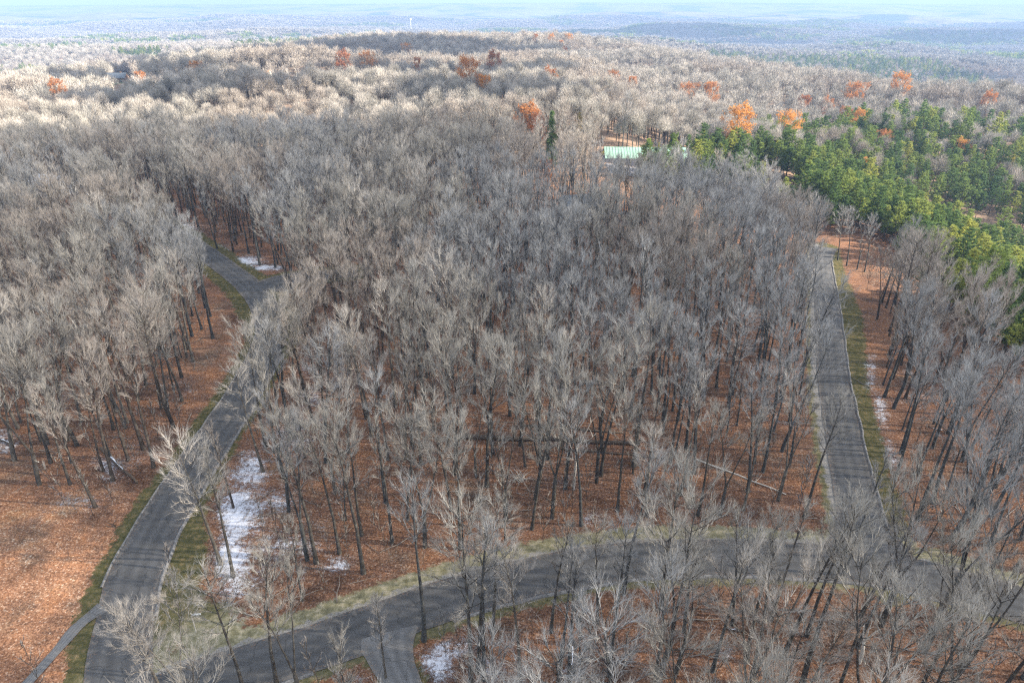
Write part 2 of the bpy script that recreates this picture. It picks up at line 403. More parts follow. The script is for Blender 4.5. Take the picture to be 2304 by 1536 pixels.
ribbon('side_road', ROAD_D, RW, ASPHALT, 0.078, None, RW + 4 * np.exp(-np.arange(len(ROAD_D)) / 4.0))
dk = np.arange(len(DRIVE))
ribbon('driveway', DRIVE, 1.7, CONCRETE, 0.082, 'narrow pale driveway opening off the lower road', 1.55 + 2.2 * np.exp(-dk / 3.2))
wk = np.arange(len(WALK))
ribbon('footpath', WALK, 0.8, CONCRETE, 0.084, 'narrow grey path leaving the left road', 0.55 + 0.5 * np.exp(-wk / 2.5))
def kerb(name, C, off, i0, i1):
    T = np.gradient(C, axis=0); T /= np.linalg.norm(T, axis=1)[:, None]; S = np.stack([T[:, 1], -T[:, 0]], 1)
    wob = (vnoise(C[:, 0] * 3, C[:, 1] * 3, 7, 3) - 0.5) * 0.25
    prof = [(0.0, -0.1), (0.02, 0.16), (0.2, 0.17), (0.34, 0.0), (0.36, -0.1)]
    C = C[i0:i1]; S = S[i0:i1]; wob = wob[i0:i1]; V = []
    for d, h in prof:
        X = C + S * ((off + np.sign(off) * (d - 0.02)) + np.sign(off) * wob)[:, None]
        V.append(np.column_stack([X, height(X[:, 0], X[:, 1]) + 0.04 + h]))
    V = np.stack(V, 1); k, nx = V.shape[:2]
    f = [(i * nx + j, i * nx + j + 1, (i + 1) * nx + j + 1, (i + 1) * nx + j) for i in range(k - 1) for j in range(nx - 1)]
    mb = MB(); mb.add(V.reshape(-1, 3), f); return obj(name, mb.mesh(name, [KERB], True), kind='structure')
def idx(C, u, v):
    q = px([(u, v)])[0]; return int(np.argmin(np.linalg.norm(C - q, axis=1)))
kerb('kerb', ROAD_A, RW, idx(ROAD_A, 280, 1400), idx(ROAD_A, 590, 790))
kerb('kerb', ROAD_A, -RW, idx(ROAD_A, 296, 1320), idx(ROAD_A, 590, 700))
kerb('kerb', ROAD_B, RW, idx(ROAD_B, 1010, 1350), idx(ROAD_B, 2250, 1345))
kerb('kerb', ROAD_C, RW - .35, idx(ROAD_C, 1948, 1180), len(ROAD_C) - 10)
kerb('kerb', ROAD_B, RW, idx(ROAD_B, 500, 1520), idx(ROAD_B, 745, 1440))

def sdist(C, x, y):
    """distance to the polyline, with its side (positive on the right when walking along it) and the fraction along"""
    x = np.asarray(x, float); y = np.asarray(y, float); best = np.full(x.shape, 1e9); side = np.zeros(x.shape); fr = np.zeros(x.shape)
    for i in range(0, len(C) - 1):
        a, b = C[i], C[i + 1]; d = b - a; l2 = d @ d
        t = np.clip(((x - a[0]) * d[0] + (y - a[1]) * d[1]) / l2, 0, 1)
        ex = x - a[0] - t * d[0]; ey = y - a[1] - t * d[1]; q = np.hypot(ex, ey)
        m = q < best; best = np.where(m, q, best); side = np.where(m, np.sign(ex * d[1] - ey * d[0]), side); fr = np.where(m, (i + t) / len(C), fr)
    return best, side, fr

# ------------------------------------------------------------------ ground sheet
def axis(lo, a, b, hi, step, g):
    mid = np.arange(a, b + 1e-6, step); up = []; s = step; p = b
    while p < hi: s *= g; p += s; up.append(p)
    dn = []; s = step; p = a
    while p > lo: s *= g; p -= s; dn.append(p)
    return np.array(dn[::-1] + mid.tolist() + up)
GX = axis(-13500, -150, 170, 13500, 1.15, 1.055); GY = axis(-900, 30, 280, 13800, 1.15, 1.045)
XX, YY = np.meshgrid(GX, GY); ZZ = height(XX, YY)
near = (np.abs(XX) < 200) & (YY > 10) & (YY < 340)
nx_, ny_ = XX[near], YY[near]
DA, SA, FA = sdist(ROAD_A[::2], nx_, ny_); DB, SB, FB = sdist(ROAD_B[::2], nx_, ny_); DC, SC, FC = sdist(ROAD_C[::2], nx_, ny_)
DD, SD, _ = sdist(ROAD_D[::2], nx_, ny_); DR, _, _ = sdist(DRIVE, nx_, ny_)
uu, vv, dd = project(nx_, ny_, ZZ[near])
def band(d, w, soft=3.0): return 1 - sm(d, w - soft / 2, w + soft / 2)
grass = np.zeros(len(nx_))
wA_r = 4.3 + 3.6 * np.exp(-((vv - 1290) / 120) ** 2) + 1.5 * (vv < 800); wA_l = 5.0 + 1.0 * (vv < 720)
grass = np.maximum(grass, band(DA, np.where(SA > 0, wA_r, wA_l)))
grass = np.maximum(grass, band(DB, np.where(SB > 0, 4.3, 5.6)))
grass = np.maximum(grass, band(DC, np.where(SC > 0, 5.6 + 1.6 * np.exp(-((vv - 720) / 90) ** 2), 4.6)))
grass = np.maximum(grass, band(DD, 6.0)); grass = np.maximum(grass, band(DR, 2.6, 1.0) * 0.7)
wedge = np.exp(-(((uu - 470) / 95) ** 2 + ((vv - 1420) / 75) ** 2)) * 1.3
grass = np.clip(np.maximum(grass, wedge), 0, 1)
dry = np.clip(band(DB, 8) * (SB < 0) * 0.85 + 0.25 * band(DB, 6) * (SB > 0) + 0.2 * wedge + 0.35 * band(DC, 9) * (SC < 0), 0, 1)
gravel = np.clip(band(DB, RW + 1.0, 0.8) * (SB < 0) * 0.7 + band(DC, RW + 0.9, 0.8) * (SC < 0) * 0.8 + band(DA, RW + 0.5, 0.8) * (SA < 0) * 0.4, 0, 1)
SNOWS = [(560, 1060, 60, 60, 1.0), (540, 1150, 65, 90, 1.2), (525, 1260, 50, 90, 1.3), (620, 1130, 70, 70, .75), (515, 1330, 45, 50, 1.25), (680, 1230, 90, 90, .6), (590, 1300, 60, 40, .5),
         (660, 980, 60, 80, .75), (700, 900, 50, 90, .65), (760, 1270, 60, 30, .85), (700, 830, 40, 60, .6), (990, 1490, 50, 70, 1.15), (1040, 1450, 60, 60, .7), (1120, 1500, 90, 50, .75), (1280, 1510, 50, 40, .8), (1380, 1480, 90, 50, .55), (1700, 1500, 80, 50, .5), (950, 1470, 40, 60, .9), (880, 1290, 60, 30, .4), (620, 1230, 80, 80, .7),
         (800, 1520, 60, 30, .8), (1150, 1440, 50, 30, .55), (2000, 1040, 25, 70, 1.05), (1975, 940, 28, 80, 1.0), (1950, 850, 30, 70, .95), (1930, 780, 20, 50, .7), (2060, 1190, 45, 40, .8),
         (540, 588, 70, 14, 1.25), (470, 560, 50, 14, 1.15), (600, 602, 50, 10, 1.1), (400, 510, 60, 14, 1.1), (340, 480, 60, 12, 1.1), (250, 1050, 55, 50, .75), (120, 920, 60, 60, .6), (10, 990, 40, 40, .9), (320, 1010, 50, 40, .6),
         (180, 1130, 120, 40, .55), (110, 1170, 70, 30, .35), (420, 870, 50, 60, .45), (760, 850, 60, 60, .5), (1220, 990, 160, 22, .55), (1240, 1080, 120, 40, .45), (1340, 1170, 70, 30, .6), (940, 1010, 80, 30, .5), (1000, 1100, 160, 60, .3),
         (1600, 1160, 80, 40, .55), (1780, 1140, 60, 40, .4), (1640, 1460, 50, 50, .6), (1550, 1500, 80, 40, .5), (2100, 870, 160, 90, .45), (2180, 1010, 120, 70, .4), (60, 420, 70, 30, .8), (180, 400, 60, 30, .8), (1310, 480, 60, 30, .8), (300, 760, 160, 90, .38), (100, 720, 100, 80, .38), (480, 1430, 45, 14, .75)]
snow = np.zeros(len(nx_))
for u, v, ru, rv, s in SNOWS: snow = np.maximum(snow, s * np.exp(-(((uu - u) / ru) ** 2 + ((vv - v) / rv) ** 2)))
snow = 1.25 * snow * (1 - 0.7 * grass * (vv > 620)) * sm(np.minimum(np.minimum(DA, DB), DC), RW + .5, RW + 2.5)
pale = np.exp(-(((uu - 120) / 200) ** 2 + ((vv - 1340) / 190) ** 2)) * 1.0 + 0.4 * np.exp(-(((uu - 450) / 60) ** 2 + ((vv - 760) / 90) ** 2))  # sunlight painted into the lower-left leaves, plus a paler leaf strip
att = {}
for nm, arr in (('grass', grass), ('dry', dry), ('gravel', gravel), ('snow', snow - 0.18), ('pale', pale)):
    A = np.full(XX.shape, -0.18 if nm == 'snow' else 0.0); A[near] = arr; att[nm] = A
att['beech'] = sm(YY, 225, 300)
farm = sm(np.hypot(XX, YY), 4200, 5600); att['far'] = farm
mb = MB(); nr, nc = XX.shape
gi = np.arange(nr * nc).reshape(nr, nc)
me = bpy.data.meshes.new('ground')
me.vertices.add(nr * nc); me.vertices.foreach_set('co', np.stack([XX, YY, ZZ], -1).reshape(-1).astype(np.float32))
q = np.stack([gi[:-1, :-1], gi[:-1, 1:], gi[1:, 1:], gi[1:, :-1]], -1).reshape(-1, 4)
me.loops.add(q.size); me.loops.foreach_set('vertex_index', q.reshape(-1).astype(np.int32))
me.polygons.add(len(q)); me.polygons.foreach_set('loop_start', (np.arange(len(q)) * 4).astype(np.int32)); me.polygons.foreach_set('loop_total', np.full(len(q), 4, np.int32))
me.materials.append(GROUND); me.update(); me.validate()
me.polygons.foreach_set('use_smooth', np.ones(len(me.polygons), bool))
for nm, A in att.items():
    a_ = me.attributes.new(nm, 'FLOAT', 'POINT'); a_.data.foreach_set('value', A.reshape(-1).astype(np.float32))
obj('ground', me, kind='structure')
ZMIN = float(ZZ.min())

# ------------------------------------------------------------------ bare trees: prototypes
def unit(v): return v / (np.linalg.norm(v, axis=-1, keepdims=True) + 1e-9)
def cone_dirs(D, ang, n):
    """n directions spread at about ang radians off each D"""
    r = rng.normal(size=(n, 3)); s = unit(np.cross(D, r)); a = ang * rng.uniform(0.6, 1.25, n)[:, None]
    return unit(np.cos(a) * D + np.sin(a) * s)
def curve(p, d, L, n, up, wob):
    P = [np.array(p, float)]; d = np.array(d, float)
    for i in range(n):
        d = unit(d + np.array([0, 0, up / n]) + rng.normal(0, wob, 3)); P.append(P[-1] + d * L / n)
    return np.array(P)
def bare_tree(H, cb, spread, stems, limbs, subs, twigs, bl, tw, asc=0.62, droop=0.0, r0=None, lod=0, crownshape=1.0):
    """returns (wood, crown) MB; cb: crown base as a fraction of H"""
    wood, crown = MB(), MB(); r0 = r0 or H * 0.0118
    stemsP = []
    if stems == 1:
        P = curve((0, 0, -0.4), (0, 0, 1), H * 0.93, 9, 0.0, 0.035); stemsP.append((P, r0, 1.0))
    else:
        fk = rng.uniform(0.12, 0.42)
        base = curve((0, 0, -0.4), (0, 0, 1), H * fk, 4, 0, 0.03)
        wood.tube(base, np.linspace(r0 * 1.25, r0 * 1.0, len(base)), 7 if lod == 0 else 4)
        a0 = rng.uniform(0, 6.28)
        for k in range(stems):
            a = a0 + k * 6.28 / stems; d = unit(np.array([math.cos(a) * 0.28, math.sin(a) * 0.28, 1.0]))
            P = curve(base[-1], d, H * (0.93 - fk) * rng.uniform(0.88, 1.0), 7, 0.15, 0.04); stemsP.append((P, r0 * 0.72, 1.0 / stems ** 0.6))
    for P, r, share in stemsP:
        z = P[:, 2] / H
        R = r * np.clip(1.08 - 0.95 * np.clip((z - 0.0) / 0.95, 0, 1) ** 0.9, 0.06, 1) * (1 + 0.5 * np.exp(-np.clip(z, 0, 1) / 0.02))
        wood.tube(P, R, (7 if lod == 0 else (4 if lod == 1 else 3)))
        nl = max(3, int(limbs * share))
        for i in range(nl):
            q = cb + (0.95 - cb) * ((i + rng.uniform(0, 1)) / nl)
            zz = q * H
            if zz < P[0, 2] + 0.5: zz = P[0, 2] + 0.5 + rng.uniform(0, 2)
            k = np.interp(zz, P[:, 2], np.arange(len(P))); k0 = int(min(k, len(P) - 2)); p = P[k0] + (P[k0 + 1] - P[k0]) * (k - k0)
            prof = math.sin(math.pi * min(1, (q - cb) / (1 - cb) * 0.72 + 0.24)) ** 0.7 * crownshape + (1 - crownshape) * 0.7
            L = spread * prof * rng.uniform(0.75, 1.2) / (0.55 + 0.45 * share)
            a = rng.uniform(0, 6.28) if stems > 1 else i * 2.4 + rng.uniform(-.5, .5); el = asc + 0.45 * (q - cb) / (1 - cb) + rng.uniform(-.15, .15)
            d = np.array([math.cos(a) * math.cos(el), math.sin(a) * math.cos(el), math.sin(el)])
            lim = curve(p, d, L, 5, 0.42 - droop, 0.08)
            rl = np.interp(zz, P[:, 2], R) * rng.uniform(0.34, 0.52); rl = max(rl, 0.035)
            if lod < 2: wood.tube(lim, np.linspace(rl, 0.02, len(lim)), 4 if lod == 0 else 3, cap=False)
            else: crown.blades(lim[:1], unit(lim[-1:] - lim[:1]), np.linalg.norm(lim[-1] - lim[0]), 0.16 if lod == 2 else 0.5)
            # sub-branches
            m = max(2, int(subs * (0.6 + 0.5 * L / spread)))
            t = rng.uniform(0.15, 1.0, m) ** 0.8 * 4.999; i0 = t.astype(int); fr = (t - i0)[:, None]
            sp = lim[i0] * (1 - fr) + lim[i0 + 1] * fr; sdir = cone_dirs(unit(lim[i0 + 1] - lim[i0]), 0.52, m); sdir = unit(sdir + [0, 0, 0.25 - droop])
            sl = spread * 0.40 * (1.12 - 0.55 * t / 5) * rng.uniform(0.7, 1.25, m)
            for j in range(m):
                c = curve(sp[j], sdir[j], sl[j], 3, 0.25 - droop, 0.06)
                if lod == 0: crown.tube(c, [0.042, 0.03, 0.018, 0.008], 3, cap=False)
                elif lod == 1: crown.blades(c[:1], unit(c[-1:] - c[:1]), sl[j], 0.07)
                else: crown.blades(c[:1], unit(c[-1:] - c[:1]), sl[j], tw)
                if twigs:
                    n = twigs; tt = rng.uniform(0.05, 1.0, n) * 2.999; ii = tt.astype(int); ff = (tt - ii)[:, None]
                    tp = c[ii] * (1 - ff) + c[ii + 1] * ff; td = cone_dirs(unit(c[ii + 1] - c[ii]), 0.44, n); td = unit(td + [0, 0, 0.20 - droop])
                    tl = spread * 0.26 * rng.uniform(0.6, 1.3, n)
                    crown.blades(tp, td, tl, tw)
                    if bl:
                        rp = np.repeat(tp, bl, 0) + np.repeat(td * tl[:, None], bl, 0) * rng.uniform(0.15, 0.8, n * bl)[:, None]
                        rd = cone_dirs(np.repeat(td, bl, 0), 0.40, n * bl); rd = unit(rd + [0, 0, 0.15 - droop])
                        crown.blades(rp, rd, np.repeat(tl, bl) * rng.uniform(0.4, 0.75, n * bl), tw * 0.62)
    return wood, crown
def joined(wood, crown, name):
    m = MB(); m.v = wood.v + crown.v; m.c = wood.c + crown.c
    m.f = wood.f + [tuple(i + wood.c for i in q) for q in crown.f]; m.m = [0] * len(wood.f) + [1] * len(crown.f)
    return m.mesh(name, [BARK, TWIG])
# H, crown base, spread, stems, limbs, asc, droop, form words
FORMS = [
    (20.0, 0.42, 4.3, 1, 15, 0.60, 0.0, 'straight trunk and oval crown'),
    (21.0, 0.46, 5.0, 2, 20, 0.55, 0.0, 'forked trunk and wide crown'),
    (18.5, 0.40, 3.3, 1, 13, 0.75, 0.0, 'slim trunk and narrow crown'),
    (19.0, 0.32, 5.2, 1, 20, 0.50, 0.05, 'broad dense fan-shaped crown'),
    (17.5, 0.50, 3.2, 2, 13, 0.80, 0.0, 'twin stems rising close together'),
    (20.5, 0.38, 4.6, 3, 22, 0.60, 0.0, 'three stems from one base'),
    (16.0, 0.35, 3.9, 1, 14, 0.45, 0.25, 'drooping lower branches'),
    (22.0, 0.55, 4.4, 1, 13, 0.60, 0.0, 'tall bare trunk under a high crown'),
    (13.0, 0.25, 2.6, 1, 12, 0.70, 0.0, 'short slender trunk and thin crown'),
]
NEAR = []
for fm in FORMS:
    H, cb, spd, st, lm, asc, dr, _ = fm
    wd, cr = bare_tree(H, min(cb + .09, .6), spd * .76, st, int(lm * 1.35), 6, 8, 4, 0.020, asc - .02, dr)
    NEAR.append((wd, cr, wd.mesh('trunk', [BARK], True), cr.mesh('crown', [TWIG])))
PROTO = bpy.data.collections.new('bare_tree_kinds')
def proto(col, name, me):
    o = bpy.data.objects.new(name, me); col.objects.link(o); return o
pid = 0
for wd, cr, *_ in NEAR: proto(PROTO, 'k%02d' % pid, joined(wd, cr, 'bare_tree_near')); pid += 1
def dome_tree(H, R, cb, n, w, ln, limbs):
    wood, crown = MB(), MB(); P = curve((0, 0, -.4), (0, 0, 1), H * .8, 4, 0, .03); wood.tube(P, np.linspace(.26, .06, 5), 4 if n > 400 else 3)
    c0 = np.array([0, 0, H * cb]); hh = H * (1 - cb)
    lob = [(rng.normal(0, R * .33, 3) * [1, 1, .25] + c0 + [0, 0, hh * .15], rng.uniform(.6, .85)) for _ in range(4)]
    for k in range(limbs):
        a = k * 2.4; d = unit(np.array([math.cos(a) * .7, math.sin(a) * .7, 1.0])); wood.tube(curve(c0 - [0, 0, rng.uniform(0, 2)], d, hh * .7, 3, .3, .08), [.11, .08, .05, .03], 3, cap=False)
    for c, q in lob:
        m = n // 4; d = unit(rng.normal(size=(m, 3))); d[:, 2] = np.abs(d[:, 2]) * 1.2 - .25; d = unit(d)
        s_ = rng.uniform(.25, .95, m)[:, None] ** .6; p = c + d * s_ * np.array([R * q, R * q, hh * .78 * q])
        dd = unit(d + rng.normal(0, .35, d.shape) + [0, 0, .45]); crown.blades(p - dd * ln * .4, dd, ln * rng.uniform(.6, 1.3, m), w)
    return wood, crown
L1 = pid
for H, R, cb in ((19, 3.9, .50), (20, 4.4, .55), (17, 3.3, .50), (18, 4.8, .48), (15, 3.2, .42), (21, 4.0, .60)):
    proto(PROTO, 'k%02d' % pid, joined(*dome_tree(H, R, cb, 1900, .06, 1.4, 7), 'bare_tree_mid')); pid += 1
L2 = pid
for H, R, cb in ((19, 4.3, .50), (20, 4.8, .55), (17, 3.8, .50), (18, 5.0, .45), (16, 3.6, .42)):
    proto(PROTO, 'k%02d' % pid, joined(*dome_tree(H, R, cb, 620, .14, 1.9, 3), 'bare_tree_far')); pid += 1
L3 = pid
for s in range(4):   # a handful of far crowns in one clump, each twig spray coarse
    M = MB(); wd = MB()
    for k in range(5):
        c = np.array([rng.uniform(-9, 9), rng.uniform(-9, 9), 0]); hh = rng.uniform(14, 20)
        n = 44; d = unit(rng.normal(size=(n, 3)) + [0, 0, 1.1]); d[:, 2] = np.abs(d[:, 2])
        M.blades(np.tile(c + [0, 0, hh * 0.45], (n, 1)) + d * 1.5, d, rng.uniform(0.22, 0.42, n) * hh, 1.1)
        wd.blades(np.array([c]), np.array([[0, 0, 1.0]]), hh * 0.7, 0.7)
    proto(PROTO, 'k%02d' % pid, joined(wd, M, 'bare_tree_clump')); pid += 1

# ------------------------------------------------------------------ conifers
def pine(H, R, whorl, tuft, blade, lod=0, sharp=0.8, gap=0.18):
    wood, crown = MB(), MB()
    P = curve((0, 0, -0.4), (0, 0, 1), H * 0.98, 7, 0, 0.02); wood.tube(P, np.linspace(H * 0.013, 0.03, len(P)), 6 if lod == 0 else 3)
    z = H * gap
    while z < H * 0.97:
        t = (z - H * gap) / (H * (1 - gap)); L = (R * (1 - t) ** 0.72 * min(1.0, 0.55 + 2.2 * t) * 1.15 if sharp < .7 else R * (1 - t) ** sharp * (0.65 + 0.35 * min(1, t * 5))) * 1.05 + 0.25
        nb = 5 if lod == 0 else 4; a0 = rng.uniform(0, 6.28)
        for k in range(nb):
            a = a0 + k * 6.28 / nb + rng.uniform(-.35, .35); l = L * rng.uniform(0.5, 1.25)
            d = np.array([math.cos(a), math.sin(a), 0.05 + 0.5 * t]); c = curve((np.interp(z, P[:, 2], P[:, 0]), np.interp(z, P[:, 2], P[:, 1]), z), unit(d), l, 3, 0.35, 0.06)
            if lod == 0: wood.tube(c, [0.05, 0.035, 0.02, 0.01], 3, cap=False)
            n = max(2, int(tuft * (l / R + 0.25))); tt = rng.uniform(0.25, 1.0, n) * 2.999; ii = tt.astype(int); ff = (tt - ii)[:, None]
            tp = c[ii] * (1 - ff) + c[ii + 1] * ff; tp = tp + rng.normal(0, 0.16, tp.shape) * [1, 1, 0.3]
            m = blade; rp = np.repeat(tp, m, 0); rd = unit(rng.normal(size=(n * m, 3)) * [1, 1, 0.7] + unit(c[-1] - c[0]) * 0.9 + [0, 0, 0.28])
            crown.blades(rp + rng.normal(0, 0.08, rp.shape), rd, rng.uniform(0.35, 0.75, n * m) * (1 if lod == 0 else 1.5), (0.17 if lod == 0 else 0.5))
        z += whorl * rng.uniform(0.8, 1.2)
    return wood, crown
PFORMS = [(15, 4.2, 0.95, 'wide soft crown'), (18, 3.9, 1.15, 'tall layered crown'), (12, 3.7, 0.9, 'short rounded crown'), (16, 3.2, 1.0, 'narrow pointed crown')]
PN = []; PCOL = bpy.data.collections.new('pine_tree_kinds'); pp = 0
def pj(wd, cr, name, mt):
    m = MB(); m.v = wd.v + cr.v; m.c = wd.c + cr.c; m.f = wd.f + [tuple(i + wd.c for i in q) for q in cr.f]; m.m = [0] * len(wd.f) + [1] * len(cr.f)
    return m.mesh(name, [BARK, mt])
for H, R, wl, _ in PFORMS:
    wd, cr = pine(H, R, wl, 12, 9, sharp=0.55, gap=.30); PN.append((wd.mesh('trunk', [BARK], True), cr.mesh('crown', [NEEDLE])))
    proto(PCOL, 'p%02d' % pp, pj(wd, cr, 'pine_near', NEEDLE)); pp += 1
P1 = pp
for H, R, wl, _ in PFORMS:
    wd, cr = pine(H, R * 1.1, 1.3, 6, 6, lod=1, sharp=0.6, gap=.28); proto(PCOL, 'p%02d' % pp, pj(wd, cr, 'pine_far', NEEDLE)); pp += 1
P2 = pp
for s in range(2):
    M = MB(); wd = MB()
    for k in range(5):
        c = np.array([rng.uniform(-9, 9), rng.uniform(-9, 9), 0]); n = 22
        M.blades(np.tile(c, (n, 1)) + [0, 0, 3] + rng.uniform(0, 1, (n, 1)) * [0, 0, 9], unit(rng.normal(size=(n, 3)) + [0, 0, .9]), rng.uniform(3, 6, n), 2.6)
        wd.blades(np.array([c]), np.array([[0, 0, 1.0]]), 12, 0.6)
    proto(PCOL, 'p%02d' % pp, pj(wd, M, 'pine_clump', NEEDLE)); pp += 1
SPIRE = pine(15, 2.3, 0.6, 9, 7, sharp=1.0, gap=0.05); SPIREM = (SPIRE[0].mesh('trunk', [BARK], True), SPIRE[1].mesh('crown', [NEEDLE]))
LARCHM = [(lambda q: (q[0].mesh('trunk', [BARK], True), q[1].mesh('crown', [LARCH])))(pine(14, 2.4, 0.8, 8, 6, sharp=0.9)) for _ in range(1)]
YOUNG = pine(5, 1.5, 0.4, 6, 6, sharp=0.9, gap=0.03); YOUNGM = (YOUNG[0].mesh('trunk', [BARK], True), YOUNG[1].mesh('crown', [NEEDLE]))
# oaks that still hold orange leaves
OAKS = []
for fi, dens in ((3, 1.0), (1, 0.8), (0, 0.6)):
    H, cb, spd, st, lm, asc, dr, _ = FORMS[fi]
    wd, cr = bare_tree(H * .92, cb * .75, spd * 1.15, st, lm, 6, 5, 0, 0.05, asc - .1, dr, lod=1)
    V = np.concatenate(cr.v); tips = V[2::3]; tips = tips[rng.integers(0, len(tips), int(4200 * dens))]
    lf = MB(); lf.blades(tips + rng.normal(0, 0.3, tips.shape), unit(rng.normal(size=tips.shape)), rng.uniform(.3, .55, len(tips)), .34)
    OAKS.append((wd.mesh('trunk', [BARK], True), cr.mesh('crown', [TWIG]), lf.mesh('leaves', [OAKLEAF])))

# ------------------------------------------------------------------ where trees stand
def inside(poly, u, v):
    poly = np.array(poly, float); c = np.zeros(np.shape(u), bool); j = len(poly) - 1
    for i in range(len(poly)):
        xi, yi = poly[i]; xj, yj = poly[j]
        c ^= ((yi > v) != (yj > v)) & (u < (xj - xi) * (v - yi) / (yj - yi + 1e-9) + xi); j = i
    return c
CLEAR = [  # leaf-covered clearings and lawns, as world outlines
    px(q) for q in (
        [(-60, 1010), (60, 1110), (180, 1180), (330, 1080), (420, 960), (470, 850), (560, 900), (430, 1080), (330, 1250), (250, 1400), (160, 1500), (-100, 1560)],
        [(430, 900), (500, 740), (440, 600), (620, 640), (670, 760), (590, 790), (560, 880)],
        [(400, 1440), (420, 1180), (500, 1080), (560, 1050), (470, 1250), (520, 1400), (640, 1430), (480, 1490)],
        [(455, 1010), (500, 940), (520, 960), (480, 1060)],
        [(1352, 352), (1545, 352), (1535, 372), (1352, 376)],
        [(850, 1440), (940, 1430), (960, 1536), (880, 1560)],
    )]
HOUSES = []
def blocked(x, y, pad=4.4):
    b = np.zeros(np.shape(x), bool); m = (np.abs(x) < 220) & (y < 330)
    xs, ys = x[m], y[m]
    q = np.zeros(xs.shape, bool)
    for C, p in ((ROAD_A[::3], pad + .8), (ROAD_B[::3], pad + .6), (ROAD_C[::3], pad + 1.2), (ROAD_D[::3], pad), (DRIVE[::2], 3.0), (WALK[::2], 2.0)):
        q |= sdist(C, xs, ys)[0] < p
    d, s, f = sdist(ROAD_C[::3], xs, ys); q |= (d < 9.5) & (s > 0) & (f > .35)
    b[m] = q
    for c in CLEAR: b |= inside(c, x, y)
    for hx, hy, r in HOUSES: b |= np.hypot(x - hx, y - hy) < r
    return b
def rimcut(x, y, H=17.0):
    """trees that would stand in front of the pines, the mint-roofed building or the houses"""
    z = height(x, y); u, v, d = project(x, y, z + H); u0, v0, _ = project(x, y, z)
    rim = np.interp(u, [1500, 1700, 1830, 1900, 2100, 2200, 2304, 2500], [378, 402, 455, 475, 548, 655, 765, 955])
    c = (u > 1560) & (v < rim) & (x > 30) & (y < 265)
    c |= (u > 1350) & (u <= 1560) & (v < 358) & (v0 > 352)
    h = (np.sin(x * 12.98 + y * 78.2) * 43758.5) % 1.0
    c |= (u > 1258) & (u < 1362) & (v < 466) & (v0 > 486) & (h < .38)
    c |= (u > 60) & (u < 185) & (v < 420) & (v0 > 436) & (h < .3)
    c |= (u > 243) & (u < 304) & (v < 182) & (v0 > 168)
    c |= (u > 1215) & (u < 1264) & (v < 362) & (v0 > 380)
    c |= (u > 1152) & (u < 1216) & (v < 300) & (v0 > 335) & (h < .8)
    c |= (u > 600) & (u < 680) & (v < 214) & (v0 > 222) & (h < .8)
    um, vm, _ = project(x, y, z + H * .72)
    c |= (um > 455) & (um < 668) & (vm > 570) & (vm < 715)
    c |= (um > 790) & (um < 975) & (vm > 1385) & (vm < 1640)
    return c
def jitter(x0, x1, y0, y1, s, seed):
    g = np.random.default_rng(seed); a, b = np.meshgrid(np.arange(x0, x1, s), np.arange(y0, y1, s)); b = b + 0.0
    b[:, ::2] += s / 2
    return (a + g.uniform(-.42, .42, a.shape) * s).ravel(), (b + g.uniform(-.42, .42, a.shape) * s).ravel()
def in_view(x, y, H, margin=260):
    z = height(x, y); u, v, d = project(x, y, z + H * .6)
    u0, v0, d0 = project(x, y, z + H)
    return (d > 5) & (u > -margin) & (u < 2304 + margin) & (v0 < 1536 + margin * .6) | (np.hypot(x, y) < 60) & (y > 18)
# houses reserve their plots first
P_BARN = at([1448], [366])[0]; P_HOUSE = at([1310], [486])[0]; P_LEFTHOUSE = at([120], [436])[0]; P_HILLHOUSE = at([262], [168], 6)[0]
P_BARN[2] = height(P_BARN[0], P_BARN[1]); P_HILLHOUSE[2] = height(P_HILLHOUSE[0], P_HILLHOUSE[1])
HOUSES += [(P_HOUSE[0], P_HOUSE[1], 10), (P_LEFTHOUSE[0], P_LEFTHOUSE[1], 11), (P_BARN[0] - 14, P_BARN[1] - 2, 9), (P_BARN[0], P_BARN[1] - 2, 10.5), (P_BARN[0] + 14, P_BARN[1] - 2, 9), (P_HILLHOUSE[0], P_HILLHOUSE[1], 20), (P_HILLHOUSE[0], P_HILLHOUSE[1] - 16, 18)]

